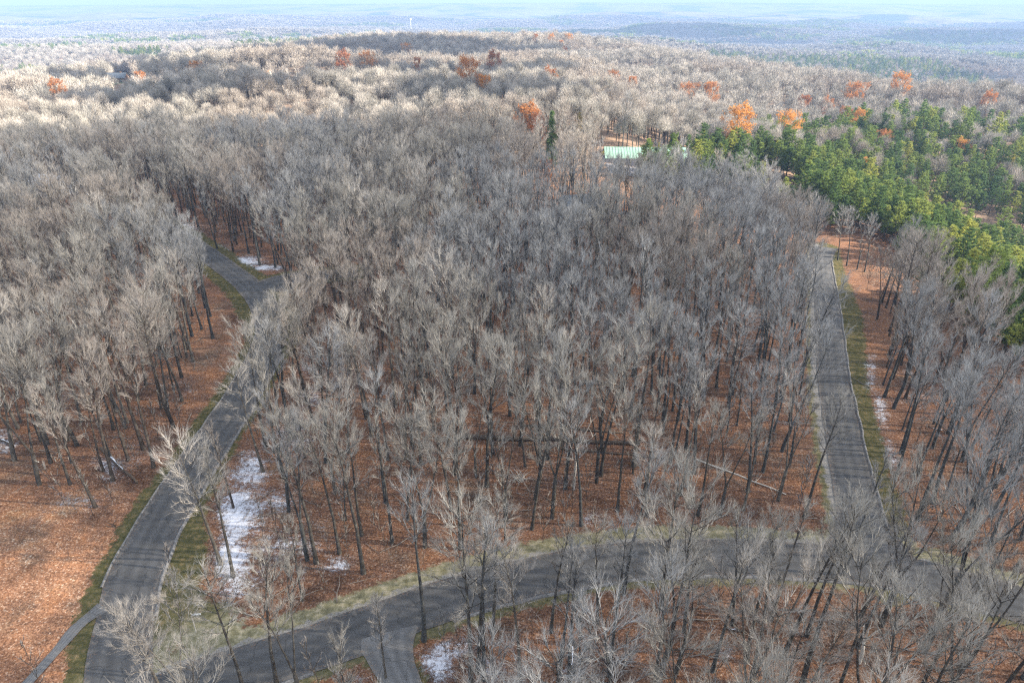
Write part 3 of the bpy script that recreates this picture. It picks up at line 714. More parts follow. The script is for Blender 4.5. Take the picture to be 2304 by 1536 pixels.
HERO = [  # base pixel, form, scale, tint
    (497, 1268, 3, 1.02, 3), (524, 1297, 2, .95, 0), (380, 1585, 3, .76, 3), (412, 1600, 1, .70, 3), (548, 1548, 6, 1.0, 0), (624, 1545, 0, .9, 0),
    (692, 1260, 4, 1.12, 2), (712, 1266, 0, 1.05, 0), (764, 1244, 0, .95, 0), (89, 1090, 1, 1.05, 0), (818, 1289, 0, 1.1, 0), (927, 1001, 4, 1.1, 0),
    (869, 1130, 7, .9, 2), (882, 1221, 2, .95, 0), (956, 1231, 1, .95, 0), (954, 1440, 7, .95, 2), (867, 1524, 8, .85, 3), (1058, 1540, 3, 1.08, 0),
    (1074, 1512, 2, 1.0, 0), (1088, 1527, 7, .9, 2), (1170, 1545, 0, .9, 3), (1182, 1049, 2, .8, 0), (1215, 1028, 7, 1.0, 0), (1232, 1032, 0, 1.05, 2),
    (1271, 1099, 4, 1.1, 2), (1308, 1182, 0, .95, 2), (1402, 1335, 0, .95, 2), (1488, 1368, 7, .95, 0), (1896, 1293, 2, .95, 2), (2107, 1393, 5, 1.1, 2), (2064, 1169, 7, 1.0, 2),
    (2027, 1020, 0, 1.0, 2), (1602, 1509, 3, .9, 2), (2174, 1393, 2, .8, 2), (1929, 1455, 0, .8, 2), (1885, 585, 3, .85, 2), (1905, 598, 0, .85, 2), (1928, 607, 4, .85, 2), (1945, 612, 0, .8, 2),
    (640, 905, 3, 1.05, 0), (662, 868, 3, .92, 3), (628, 940, 0, .95, 0), (624, 955, 1, .95, 3), (655, 985, 0, 1.0, 2), (598, 1005, 0, 1.0, 0), (592, 1060, 6, 1.1, 3), (690, 905, 3, .9, 0), (640, 1075, 2, 1.1, 0), (650, 1150, 4, 1.0, 2), (585, 578, 7, 1.05, 2), (560, 570, 0, 1.05, 2), (490, 560, 2, 1.0, 2), (1240, 1420, 2, .9, 0), (1345, 1400, 6, .9, 0)]
hx, hy, hf, hs, ht = [], [], [], [], []
hp = at([q[0] for q in HERO], [q[1] for q in HERO])
bx, by = jitter(-175, 215, 20, 300, 4.6, 3)
keep = ~blocked(bx, by) & in_view(bx, by, 20)
bz = height(bx, by); bu, bv, bd = project(bx, by, bz); bu2, bv2, _ = project(bx, by, bz + 17)
keep &= ~rimcut(bx, by)
hz = ~rimcut(hp[:, 0], hp[:, 1])
g0 = np.random.default_rng(17).uniform(0, 1, len(bx))
keep &= ~((bv > 1000) & (bv < 1420) & (bu > 380) & (bu < 700) & (g0 > .5))
keep &= ~((bv > 1290) & (bu > 430) & (bu < 1500) & (g0 > np.where(bu < 820, .38, .72)))
keep &= ~((bv > 1380) & (bu <= 430) & (g0 > .03))
keep &= ~((bv > 850) & (bv < 1260) & (bu > 700) & (bu < 1750) & (g0 > .76))
for p in hp: keep &= np.hypot(bx - p[0], by - p[1]) > 3.4
bx, by = bx[keep], by[keep]
# pine ground on the right
def pinezone(x, y):
    u, v, d = project(x, y, height(x, y) + 8.0)
    e = 84 + 0.22 * np.clip(y - 80, 0, 200) + 10 * (vnoise(x, y, 30, 21) - .5)
    m1 = (x > e) & (y < 400) & (y > 40) & (u > 1560 + 0.0 * v)
    m2 = inside(np.array([(1440, 352), (1560, 330), (1700, 322), (1800, 305), (1960, 262), (2060, 230), (2100, 205), (2330, 225), (2700, 300), (3200, 900), (2304, 840), (2180, 640), (2080, 560), (1900, 480), (1700, 400), (1500, 378)]), u, v)
    return (m1 | m2) & (d > 10) & (y > 60) & ~((y < 190) & (x < e))
pz = pinezone(bx, by); bx, by = bx[~pz], by[~pz]
g = np.random.default_rng(5)
# lower leaf-covered wood behind the snow patch is thinner
n = len(bx); bf = g.choice(9, n, p=[.15, .09, .19, .09, .11, .05, .05, .15, .12]); bs = g.triangular(.68, 1.04, 1.18, n)
warm = vnoise(bx, by, 26, 31); cool = vnoise(bx, by, 34, 32)
bt = np.where(warm > .74, 1, np.where((cool > .62) | (bx > 45), 2, np.where(g.uniform(0, 1, n) < np.where(bx < -30, .32, .14), 3, 0)))
AX = np.concatenate([hp[:, 0], bx]); AY = np.concatenate([hp[:, 1], by]); AF = np.concatenate([[q[2] for q in HERO], bf]).astype(int)
AS = np.concatenate([[q[3] for q in HERO], bs]); AT = np.concatenate([[q[4] for q in HERO], bt]).astype(int)
AZ = height(AX, AY); AR = g.uniform(0, 6.28, len(AX))
HH = np.array([f[0] for f in FORMS])[AF] * AS
u_, v_, d_ = project(AX, AY, AZ + HH * .7)
size = HH / d_ * np.where((u_ > -60) & (u_ < 2364) & (v_ > 0) & (v_ < 1560) & (d_ > 5), 1, .0); size[:len(HERO)] += 10
order = np.argsort(-size); top = order[:300]; rest = order[300:]

def road_name(x, y):
    x, y = np.array([x]), np.array([y])
    r = [(sdist(C[::2], x, y)[0][0], nm) for C, nm in ((ROAD_A, 'left road'), (ROAD_B, 'lower road'), (ROAD_C, 'right road'), (DRIVE, 'driveway'))]
    return min(r)
TINTW = ['grey', 'reddish-brown', 'bluish-grey', 'pale cream-grey']
FSHORT = ['oval-crowned', 'forked', 'narrow-crowned', 'broad fan-crowned', 'twin-stemmed', 'three-stemmed', 'drooping', 'high-crowned', 'short slender']
LAND = [(540, 1150, 'the snow patch'), (440, 1400, 'the street sign'), (890, 1490, 'the driveway mouth'), (60, 1300, 'the sunny leaf clearing'), (280, 1050, 'the snowy log'), (1250, 990, 'the long dark log'), (1720, 1095, 'the leaning pale log'),
        (1950, 1240, 'the right junction'), (1870, 850, 'the straight road'), (590, 650, 'the left junction'), (1310, 480, 'the grey house'), (1150, 1060, 'the brush heap'), (1650, 1435, 'the crossed logs'), (1400, 1270, 'the lower road'), (1000, 1010, 'the wood centre'), (760, 1270, 'the small snow streak'),
        (2030, 1040, 'the snowy verge'), (2240, 1340, 'the lower road end'), (480, 900, 'the leaf strip'), (1850, 560, 'the road end'), (100, 870, 'the left slope'), (1130, 1490, 'the snowy ground below'), (100, 430, 'the white-roofed house')]
LP = at([q[0] for q in LAND], [q[1] for q in LAND])
used = {}
def tree_label(x, y, f, t, s, kind='bare tree'):
    dist, rn = road_name(x, y)
    u, v, d = project(x, y, float(height(x, y)))
    sz = 'tall' if FORMS[f][0] * s > 20 else ('small' if FORMS[f][0] * s < 16.5 else 'mid-sized')
    if f == 8: sz = 'small'
    k = int(np.argmin(np.hypot(LP[:, 0] - x, LP[:, 1] - y)))
    dl = np.hypot(LP[k, 0] - x, LP[k, 1] - y); dx, dy = x - LP[k, 0], y - LP[k, 1]
    rel = ('beside' if dl < 6 else ('right of' if dx > 0 else 'left of') if abs(dx) > abs(dy) else ('behind' if dy > 0 else 'in front of'))
    if rel in ('right of', 'left of') and dl > 16: rel = 'well ' + rel
    if rel in ('behind', 'in front of') and dl > 16: rel = 'far ' + rel
    out = ''
    if dist < 8.0 and 'road' not in LAND[k][2]: out = ' on the %s verge' % rn
    base = '%s %s %s bare tree %s %s' % (sz, TINTW[t], FSHORT[f], rel, LAND[k][2])
    return base
def plant(kind, parts, x, y, rz, s, label, cat, group, tint=0, lean=0.0):
    root = thing(kind, label, cat, (x, y, height(x, y)), rz, group); root.scale = (s * 1.0, s * 1.0, s); root.rotation_euler = (lean, lean * .5, rz)
    prev = root
    for nm, me in parts:
        o = obj(nm, me, root); o['tint'] = float(tint)
    return root
labels = []
for i in top: labels.append(tree_label(AX[i], AY[i], AF[i], AT[i], AS[i]))
from collections import defaultdict
cnt = defaultdict(list)
for k, i in enumerate(top): cnt[labels[k]].append(k)
words = {2: ['the nearer {}', 'the farther {}']}
for lb, ks in cnt.items():
    if len(ks) > 1:
        ks.sort(key=lambda k: AX[top[k]])
        nm = {2: ['left-hand of two', 'right-hand of two'], 3: ['leftmost of three', 'middle of three', 'rightmost of three']}.get(len(ks)) or (['leftmost'] + ['%s from left' % q for q in ('second', 'third', 'fourth', 'fifth', 'sixth', 'seventh', 'eighth', 'ninth')])[:len(ks)]
        for k, w_ in zip(ks, nm): labels[k] = w_ + ': ' + lb
for k, i in enumerate(top):
    _, _, tm, cm = NEAR[AF[i]]
    plant('bare_tree', (('trunk', tm), ('crown', cm)), AX[i], AY[i], AR[i], AS[i], labels[k], 'tree', 'bare trees of the near wood', AT[i], random.uniform(-.03, .03))

# everything farther: one object, real trees instanced on points
PX, PY, PK, PSC, PT = [AX[rest]], [AY[rest]], [AF[rest]], [AS[rest]], [AT[rest].astype(float)]
QX, QY, QK, QSC = [], [], [], []
def far_pines(x, y):
    return vnoise(x, y, 380, 41) * .65 + vnoise(x, y, 120, 42) * .35 + .10 * sm(x / np.maximum(y, 1), -.1, .4)
def tier(x0, x1, y0, y1, s, seed, lo, hi, k0, k1, sc=1.0, pk=None):
    x, y = jitter(x0, x1, y0, y1, s, seed); r = np.hypot(x, y)
    m = (r >= lo) & (r < hi) & (y > 0) & (np.abs(x) < 0.80 * y + 90) & ~blocked(x, y) & ~((y < 760) & rimcut(x, y))
    if lo < 300: m &= ~((x > -175) & (x < 215) & (y < 297))
    x, y = x[m], y[m]; g = np.random.default_rng(seed)
    pz = pinezone(x, y) & (r[m] < 520)
    if lo >= 800: pz = pz | (far_pines(x, y) > .63)
    wob = pz & (g.uniform(0, 1, len(x)) > .22)
    a = ~wob
    PX.append(x[a]); PY.append(y[a]); PK.append(g.integers(k0, k1, a.sum())); PSC.append(g.uniform(.8, 1.15, a.sum()) * sc)
    t = np.where(vnoise(x, y, 60, 51) > .62, 1.0, np.where(g.uniform(0, 1, len(x)) < .5, 3.0, 0.0)); t = t * (lo < 1500); PT.append(t[a])
    if pk is not None:
        QX.append(x[wob]); QY.append(y[wob]); QK.append(g.integers(pk[0], pk[1], wob.sum())); QSC.append(g.uniform(.75, 1.15, wob.sum()) * sc)
tier(-500, 500, 150, 470, 6.4, 61, 220, 450, L1, L2, 1.0, (0, P1))
tier(-950, 950, 300, 1100, 7.6, 62, 450, 1000, L2, L3, 1.0, (P1, P2))
tier(-1500, 1500, 700, 1850, 11.0, 63, 1000, 1800, L2, L3, 1.15, (P1, P2))
tier(-4600, 4600, 1200, 5600, 24.0, 64, 1800, 5600, L3, pid, 1.15, (P2, pp))
g0p = 0.5
px_, py_ = jitter(20, 340, 60, 345, 4.35, 71)
m = pinezone(px_, py_) & (np.hypot(px_, py_) < 330) & in_view(px_, py_, 14, 120) & ~blocked(px_, py_)
gap = (vnoise(px_, py_, 22, 77) > .30) & (g0p > .1)
px_, py_ = px_[m & gap], py_[m & gap]; g = np.random.default_rng(9)
pf = g.integers(0, 4, len(px_)); ps = g.uniform(.62, 1.12, len(px_))
up, vp, dp = project(px_, py_, height(px_, py_) + 9)
vis = np.where((up > -30) & (up < 2350) & (vp < 1500), 1 / dp, 0); od = np.argsort(-vis)
ptop, prest = od[:300], od[300:]
QX.append(px_[prest]); QY.append(py_[prest]); QK.append(pf[prest]); QSC.append(ps[prest])
PLW = ['wide', 'tall', 'short', 'narrow']
plabels = defaultdict(list)
for i in ptop:
    u, v = up[i], vp[i]
    row = ['in the back rank', 'in the upper stand', 'in the middle stand', 'in the lower stand', 'at the foot of the stand'][int(np.searchsorted([300, 370, 450, 560], v))]
    col = ['beside the mint roof', 'left of the rust oaks', 'behind the road end', 'up from the road end', 'below the golden larch', 'at the right edge'][int(np.searchsorted([1700, 1830, 1950, 2080, 2200], u))]
    plabels['%s green pine %s, %s' % (PLW[pf[i]], row, col)].append(i)
ORD = ['first', 'second', 'third', 'fourth', 'fifth', 'sixth', 'seventh', 'eighth', 'ninth', 'tenth', 'eleventh', 'twelfth', 'thirteenth', 'fourteenth', 'fifteenth', 'sixteenth', 'seventeenth', 'eighteenth', 'nineteenth', 'twentieth'] + ['twenty-' + q for q in ('first', 'second', 'third', 'fourth', 'fifth', 'sixth', 'seventh', 'eighth', 'ninth')] + ['thirtieth'] + ['thirty-' + q for q in ('first', 'second', 'third', 'fourth', 'fifth', 'sixth', 'seventh', 'eighth', 'ninth')] + ['fortieth'] * 60
for lb, ks in plabels.items():
    ks = sorted(ks, key=lambda i: up[i])
    for j, i in enumerate(ks):
        l2 = lb if len(ks) == 1 else ('leftmost ' if j == 0 else 'rightmost ' if j == len(ks) - 1 else ORD[j] + ' from left, ') + lb
        plant('pine_tree', (('trunk', PN[pf[i]][0]), ('crown', PN[pf[i]][1])), px_[i], py_[i], g.uniform(0, 6.28), ps[i], l2, 'pine tree', 'green pines on the right slope', 0, random.uniform(-.02, .02))

def scatter(name, label, X, Y, K, SC, T, col):
    X = np.concatenate(X); Y = np.concatenate(Y); K = np.concatenate(K).astype(np.int32); SC = np.concatenate(SC)
    n = len(X); g = np.random.default_rng(3); me = bpy.data.meshes.new(name); me.vertices.add(n)
    me.vertices.foreach_set('co', np.column_stack([X, Y, height(X, Y) - .1]).reshape(-1).astype(np.float32))
    rot = np.column_stack([g.uniform(-.04, .04, n), g.uniform(-.04, .04, n), g.uniform(0, 6.28, n)]).astype(np.float32)
    s3 = np.column_stack([SC * g.uniform(.9, 1.12, n), SC * g.uniform(.9, 1.12, n), SC]).astype(np.float32)
    me.attributes.new('kindno', 'INT', 'POINT').data.foreach_set('value', K)
    me.attributes.new('rot', 'FLOAT_VECTOR', 'POINT').data.foreach_set('vector', rot.reshape(-1))
    me.attributes.new('scl', 'FLOAT_VECTOR', 'POINT').data.foreach_set('vector', s3.reshape(-1))
    me.attributes.new('tint', 'FLOAT', 'POINT').data.foreach_set('value', (np.concatenate(T) if T else np.zeros(n)).astype(np.float32))
    o = obj(name, me, kind='stuff'); o['label'] = label
    ng = bpy.data.node_groups.new(name, 'GeometryNodeTree')
    ng.interface.new_socket('Geometry', in_out='INPUT', socket_type='NodeSocketGeometry'); ng.interface.new_socket('Geometry', in_out='OUTPUT', socket_type='NodeSocketGeometry')
    i_ = ng.nodes.new('NodeGroupInput'); o_ = ng.nodes.new('NodeGroupOutput'); ip = ng.nodes.new('GeometryNodeInstanceOnPoints')
    ci = ng.nodes.new('GeometryNodeCollectionInfo'); ci.inputs['Collection'].default_value = col; ci.inputs['Separate Children'].default_value = True; ci.inputs['Reset Children'].default_value = True
    ip.inputs['Pick Instance'].default_value = True
    def na(nm, ty):
        a = ng.nodes.new('GeometryNodeInputNamedAttribute'); a.data_type = ty; a.inputs['Name'].default_value = nm; return a.outputs['Attribute']
    L = ng.links.new
    mtp = ng.nodes.new('GeometryNodeMeshToPoints'); L(i_.outputs[0], mtp.inputs[0])
    L(mtp.outputs[0], ip.inputs['Points']); L(ci.outputs[0], ip.inputs['Instance']); L(na('kindno', 'INT'), ip.inputs['Instance Index'])
    e2r = ng.nodes.new('FunctionNodeEulerToRotation'); L(na('rot', 'FLOAT_VECTOR'), e2r.inputs[0]); L(e2r.outputs[0], ip.inputs['Rotation']); L(na('scl', 'FLOAT_VECTOR'), ip.inputs['Scale'])
    L(ip.outputs[0], o_.inputs[0])
    md = o.modifiers.new('scatter', 'NODES'); md.node_group = ng
    print(name, n); return o
scatter('bare_forest', 'leafless forest stretching back over the hills to the haze', PX, PY, PK, PSC, PT, PROTO)
scatter('pine_forest', 'dark green pines beyond and among the leafless woods', QX, QY, QK, QSC, None, PCOL)

# understorey: thin saplings and brush
SCOL = bpy.data.collections.new('sapling_kinds')
for k in range(4):
    wd, cr = bare_tree(6.5, .14, 1.3, 1 + (k == 2), 9, 4, 4, 0, .03, .8, 0, r0=.03, lod=1); proto(SCOL, 's%02d' % k, joined(wd, cr, 'sapling'))
sx, sy = jitter(-130, 150, 30, 230, 3.6, 81); m = ~blocked(sx, sy, 3.9) & in_view(sx, sy, 5, 60) & ~pinezone(sx, sy) & (vnoise(sx, sy, 16, 83) > .38)
sx, sy = sx[m], sy[m]; g = np.random.default_rng(4)
scatter('saplings', 'thin leafless saplings and brush on the woodland floor', [sx], [sy], [g.integers(0, 4, len(sx))], [g.uniform(.5, 1.3, len(sx))], [g.choice([0, 1., 1., 2.], len(sx))], SCOL)

# ------------------------------------------------------------------ orange oaks
OAKPX = [(775, 158, 1.2, 'bright orange oak on the sunlit ridge left of centre'), (828, 150, 1.0, 'rust-coloured oak just right of the brightest orange one'), (320, 193, 1.0, 'orange oak below the hill house lawn'), (132, 205, .9, 'pale orange oak at the far left'),
         (603, 165, .6, 'small orange oak above the white birches'), (935, 150, .9, 'dark rust oak in the shaded hollow'), (1112, 158, 1.2, 'dark rust oak beside the shaded slope'), (1055, 198, 1.2, 'orange oak in front of the shaded slope'), (1098, 200, .9, 'small orange oak right of its larger neighbour'),
         (1237, 180, .9, 'orange oak alone right of the shaded slope'), (915, 115, .9, 'distant rust oak on the dark hill'), (1205, 88, .9, 'distant rust oak left in the hilltop row'), (1240, 88, .9, 'distant rust oak in the middle of the hilltop row'), (1280, 90, .9, 'distant rust oak at the right of the hilltop row'),
         (1265, 103, .9, 'distant orange oak below the hilltop row'), (1270, 115, .8, 'lowest distant orange oak under the hilltop row'), (1380, 178, .8, 'pinkish oak in the middle distance'), (1418, 195, .9, 'pale orange oak left of the small orange one'), (1460, 210, .5, 'small bright orange oak in the pale wood'),
         (1545, 225, 1.0, 'rust oak left of the bright orange one'), (1604, 232, 1.2, 'bright orange oak behind the pines'), (1185, 285, 1.0, 'large orange oak left of the tall spruce'), (1210, 290, .8, 'small leafy oak against the large orange oak'), (1225, 375, .7, 'dark rust oak at the foot of the tall spruce'),
         (1655, 305, 1.2, 'half-bare rusty oak at the edge of the pines'), (1772, 300, 1.0, 'rounded rust oak standing behind the pines'), (1800, 245, 1.0, 'pinkish rust oak above the pines'), (1860, 243, .9, 'orange oak middle of the rust cluster'), (1920, 230, 1.1, 'upper rust oak of the cluster'), (1893, 265, .9, 'lower orange oak of the cluster'),
         (1935, 265, .8, 'lower right orange oak of the cluster'), (2020, 215, 1.2, 'wide orange oak on the right ridge'), (1740, 268, .5, 'tiny orange oak left of the rust cluster'), (2222, 238, 1.0, 'orange oak near the right edge of the ridge'), (1990, 300, .6, 'small orange oak among the upper pines'), (1935, 355, .6, 'low orange oak in the middle of the pines'),
         (2165, 325, .7, 'faded orange oak at the edge of the upper pines'), (440, 150, .7, 'reddish tree beside the dark hollow')]
g = np.random.default_rng(8)
OP = at([q[0] for q in OAKPX], [q[1] + 3 for q in OAKPX], 11.0)
for k, ((u, v, s, lb), p) in enumerate(zip(OAKPX, OP)):
    me3 = OAKS[k % 3]; r = plant('oak_tree', (('trunk', me3[0]), ('crown', me3[1]), ('leaves', me3[2])), p[0], p[1], g.uniform(0, 6.28), s * 1.03, lb, 'oak tree', 'oaks that still hold orange leaves', 0)
# single conifers
for (u, v, s, mm, nm, lb, cat) in (
        (1240, 378, 1.45, SPIREM, 'spruce_tree', 'tall dark green spruce standing alone left of the green-roofed building', 'spruce tree'),
        (1513, 336, 1.4, YOUNGM, 'pine_tree', 'small dark evergreen behind the right end of the green roof', 'pine tree'),
        (1462, 332, .7, YOUNGM, 'pine_tree', 'tiny dark evergreen behind the green roof', 'pine tree'),
        (1303, 330, 1.0, LARCHM[0], 'larch_tree', 'yellow-green larch left of the green-roofed building', 'larch tree'),
        (1478, 374, .7, LARCHM[0], 'larch_tree', 'yellow larch in front of the green roof', 'larch tree'),
        (2216, 372, .9, LARCHM[0], 'larch_tree', 'golden larch in the upper right pines', 'larch tree'),
        (2265, 400, .8, LARCHM[0], 'larch_tree', 'golden larch at the right edge of the pines', 'larch tree')):
    p = at([u], [v])[0]; plant(nm, (('trunk', mm[0]), ('crown', mm[1])), p[0], p[1], 0, s, lb, cat, None)
# pale birches on the sunlit bank
BW = [bare_tree(19, .5, 2.6, 1, 10, 4, 4, 0, .07, .85, 0, lod=1) for _ in range(2)]
BIRCH = speckle('birch_bark', (0.72, 0.70, 0.64), .1, 3)
BM = [(a.mesh('trunk', [BIRCH], True), b.mesh('crown', [TWIG])) for a, b in BW]
nmw = ['leftmost', 'second', 'third', 'fourth', 'fifth', 'sixth', 'seventh', 'rightmost']
for k, u in enumerate((588, 606, 622, 636, 648, 660, 672, 684)):
    p = at([u], [216 + (k % 3) * 2])[0]
    plant('birch_tree', (('trunk', BM[k % 2][0]), ('crown', BM[k % 2][1])), p[0], p[1], k, 1.0, '%s white-trunked birch in the row on the sunlit bank' % nmw[k], 'birch tree', 'white birches on the bank', 3)
# dead snags
def snag(u, v, H, seed, label):
    g = np.random.default_rng(seed); p = at([u], [v])[0]; r = thing('dead_tree', label, 'dead tree', (p[0], p[1], p[2]))
    m = MB(); st = curve((0, 0, -.3), (0.02, 0, 1), H * .55, 5, 0, .04); m.tube(st, np.linspace(.22, .15, 6), 6); obj('trunk', m.mesh('trunk', [M_PALEWOOD], True), r)
    for a in (0.6, 3.4, 5.2):
        m = MB(); d = unit(np.array([math.cos(a) * .45, math.sin(a) * .2, 1])); c = curve(st[-1], d, H * g.uniform(.3, .5), 5, .1, .12); m.tube(c, np.linspace(.12, .03, 6), 5)
        for q in (2, 3, 4): m.tube(curve(c[q], unit(d + g.normal(0, .6, 3)), H * .1, 3, .1, .1), [.05, .035, .02, .01], 4)
        obj('branch', m.mesh('branch', [M_PALEWOOD], True), r)
snag(190, 800, 15, 3, 'bleached white dead tree with forked top in the left wood')
snag(222, 830, 13, 4, 'thin pale dead tree right of the bleached fork')
snag(1932, 1490, 6, 5, 'broken pale dead stem below the right junction')
snag(1290, 1100, 14, 6, 'pale dead tree standing in front of the long dark log')

# ------------------------------------------------------------------ fallen logs
def log(u0, v0, u1, v1, r, label, m=M_WOOD, snowy=False, lift=0.0):
    a, b = at([u0, u1], [v0, v1]); a[2] += r * .8; b[2] += r * .6 + lift
    n = 7; P = a[None] + (b - a)[None] * np.linspace(0, 1, n)[:, None]; P[:, 2] = height(P[:, 0], P[:, 1]) + r * .8 + lift * np.linspace(0, 1, n)
    P[1:-1] += rng.normal(0, .16, (n - 2, 3)) * [1, 1, .4]; c = P.mean(0).copy(); c[2] = height(c[0], c[1])
    root = thing('fallen_log', label, 'log', c); mb = MB(); mb.tube(P - c, np.linspace(r, r * .6, n), 8); obj('stem', mb.mesh('stem', [m], True), root)
    mb = MB()
    for k in (2, 3, 4, 5): d = unit(rng.normal(size=3) + [0, 0, .5]); mb.tube(curve(P[k] - c, d, 1.6, 3, 0, .1), [.06, .045, .03, .01], 4)
    obj('branch_stubs', mb.mesh('branch_stubs', [m], True), root)
    if snowy:
        mb = MB(); Q = P - c + [0, 0, r * .62]; Q = Q[1:-2]; mb.tube(Q, [r * .45, r * .5, r * .2, r * .4][:len(Q)], 6); obj('snow_cover', mb.mesh('snow_cover', [SNOW], True), root)
log(1035, 985, 1440, 1000, .42, 'long dark log lying across the middle wood')
log(1180, 958, 1400, 975, .2, 'thinner dark log behind the long one')
log(1262, 1010, 1500, 1032, .16, 'slim log lying before the long dark log')
log(1561, 1032, 1768, 1113, .14, 'long thin pale log slanting down to the right road', M_PALEWOOD)
log(228, 1010, 310, 1088, .26, 'snow-topped dark log above the left road', M_WOOD, True)
log(0, 990, 30, 1003, .2, 'snowy log at the far left edge', M_WOOD, True)
log(1635, 1412, 1680, 1425, .12, 'short dark log below the lower road', M_WOOD, True)
log(1640, 1415, 1685, 1460, .1, 'dark log crossing the short one', M_WOOD)
log(1290, 1440, 1284, 1536, .17, 'snow-covered log pointing to the bottom edge', M_WOOD, True)
log(370, 800, 395, 802, .12, 'short pale log on the left slope', M_PALEWOOD, True)
log(2090, 960, 2140, 975, .12, 'short thin log right of the snowy verge', M_WOOD, True)
log(240, 1182, 270, 1185, .05, 'thin stick lying in the sunny leaf clearing')
# brush heap
p = at([1165], [1085])[0]; mb = MB()
for k in range(60):
    a = rng.uniform(0, 6.28); mb.tube(curve(rng.normal(0, .5, 3) * [1, 1, .2] + [0, 0, .5], unit(np.array([math.cos(a), math.sin(a), rng.uniform(.2, 1.4)])), rng.uniform(1.5, 3.4), 4, -.8, .12), [.04, .03, .02, .015, .01], 3)
tag(obj('brush_heap', mb.mesh('brush_heap', [M_PALEWOOD], True), None, p), 'pale arching brush heap among the middle trees', 'brush heap')

g = np.random.default_rng(12); fx, fy = jitter(-130, 140, 32, 200, 3.1, 91); m = (g.uniform(0, 1, len(fx)) < .55) & ~blocked(fx, fy, 4.2) & in_view(fx, fy, 2, 40)
fx, fy = fx[m], fy[m]; mb = MB()
for x, y in zip(fx, fy):
    a = g.uniform(0, 6.28); L = g.uniform(.8, 4.5); t = np.linspace(0, 1, 4); X, Y = x + math.cos(a) * L * t + g.normal(0, .08, 4), y + math.sin(a) * L * t + g.normal(0, .08, 4)
    r = .02 + L * .012; P = np.column_stack([X, Y, height(X, Y) + r + .05]); mb.tube(P, [r, r * .8, r * .6, r * .3], 4, cap=False)
    if L > 2: mb.tube(np.array([P[1], P[1] + [math.cos(a + .8) * L * .3, math.sin(a + .8) * L * .3, .15]]), [r * .6, r * .2], 3, cap=False)
o = obj('fallen_branches', mb.mesh('fallen_branches', [speckle('fallen_wood', (0.19, 0.165, 0.14), .5, .15)]), kind='stuff'); o['label'] = 'broken branches scattered over the leaf litter'

# ------------------------------------------------------------------ street sign
p = at([442], [1422])[0]; r = thing('street_sign', 'small street sign on a post in the grass wedge', 'sign', p, .12)
mb = MB(); mb.tube([(0, 0, -.3), (0, 0, 2.9)], [.06, .055], 8); obj('post', mb.mesh('post', [M_PALEWOOD]), r)
mb = MB(); mb.box(.06, .95, -.02, .02, 2.52, 2.70); obj('name_board', mb.mesh('name_board', [M_WHITE]), r)

# ------------------------------------------------------------------ buildings
def building(name, label, loc, rz, W, D, h, rh, wallm, roofm, wins, doors=1, ov=.5, snowroof=False, chimney=True):
    r = thing(name, label, 'building' if name != 'house' else 'house', loc, rz)
    mb = MB(); mb.box(-W / 2, W / 2, -D / 2, D / 2, -1.5, h)
    mb.add([(-W / 2, -D / 2, h), (-W / 2, D / 2, h), (-W / 2, 0, h + rh), (W / 2, -D / 2, h), (W / 2, D / 2, h), (W / 2, 0, h + rh)], [(0, 2, 1), (3, 4, 5)])
    obj('wall', mb.mesh('wall', [wallm]), r)
    mb = MB(); t = .22; s = rh / (D / 2); e = D / 2 + ov; x = W / 2 + ov
    for sg in (-1, 1):
        v = [(-x, sg * e, h - s * ov), (x, sg * e, h - s * ov), (x, 0, h + rh), (-x, 0, h + rh)]
        v = [(a, b, c + .03) for a, b, c in v] + [(a, b, c + .03 + t) for a, b, c in v]
        mb.add(v, [(0, 1, 2, 3), (4, 7, 6, 5), (0, 4, 5, 1), (1, 5, 6, 2), (0, 3, 7, 4)])
    rf = obj('roof', mb.mesh('roof', [roofm]), r)
    if roofm is M_MINT:
        mb = MB()
        for k in range(int(W / 1.2)):
            xx = -W / 2 + .6 + k * 1.2; mb.tube([(xx, -e, h - s * ov + .29), (xx, -.05, h + rh + .29)], [.05, .05], 4)
        o = obj('roof_seams', mb.mesh('roof_seams', [M_MINT]), rf); o['kind'] = 'stuff'
    if chimney:
        mb = MB(); mb.box(W * .2, W * .2 + .9, -.4, .5, h + rh * .5, h + rh + 1.1); obj('chimney', mb.mesh('chimney', [M_BROWNWALL]), rf)
    mw, mf = MB(), MB(); mw.box(-.55, .55, -.03, .03, -.6, .6)
    for a, b, c, d_, e_, f_ in ((-.65, .65, -.08, .0, .6, .7), (-.65, .65, -.08, .0, -.7, -.6), (-.65, -.55, -.08, .0, -.6, .6), (.55, .65, -.08, .0, -.6, .6)): mf.box(a, b, c, d_, e_, f_)
    gm, fm_ = mw.mesh('pane', [M_GLASS]), mf.mesh('window', [M_WHITE])
    for k in range(wins):
        xx = -W / 2 + W * (k + 1) / (wins + 1); o = obj('window', fm_, r, (xx, -D / 2 - .01, h * .58)); obj('pane', gm, o, (0, -.03, 0))
    for k in range(doors):
        mb = MB(); mb.box(-.5, .5, -.05, .05, 0, 2.1); obj('door', mb.mesh('door', [M_BROWNWALL]), r, (-W / 2 + 1.4 + k * 5, -D / 2 - .04, 0))
    if snowroof:
        mb = MB()
        v = [(-x * .9, -e * .95, h - s * ov * .9 + .3), (x * .9, -e * .95, h - s * ov * .9 + .3), (x * .9, -.3, h + rh - .3 * s + .32), (-x * .9, -.3, h + rh - .3 * s + .32)]
        v = v + [(a, b, c + .08) for a, b, c in v]; mb.add(v, [(0, 1, 2, 3), (4, 7, 6, 5), (0, 4, 5, 1), (1, 5, 6, 2), (0, 3, 7, 4), (2, 6, 7, 3)]); obj('snow_cover', mb.mesh('snow_cover', [SNOW]), rf)
    return r
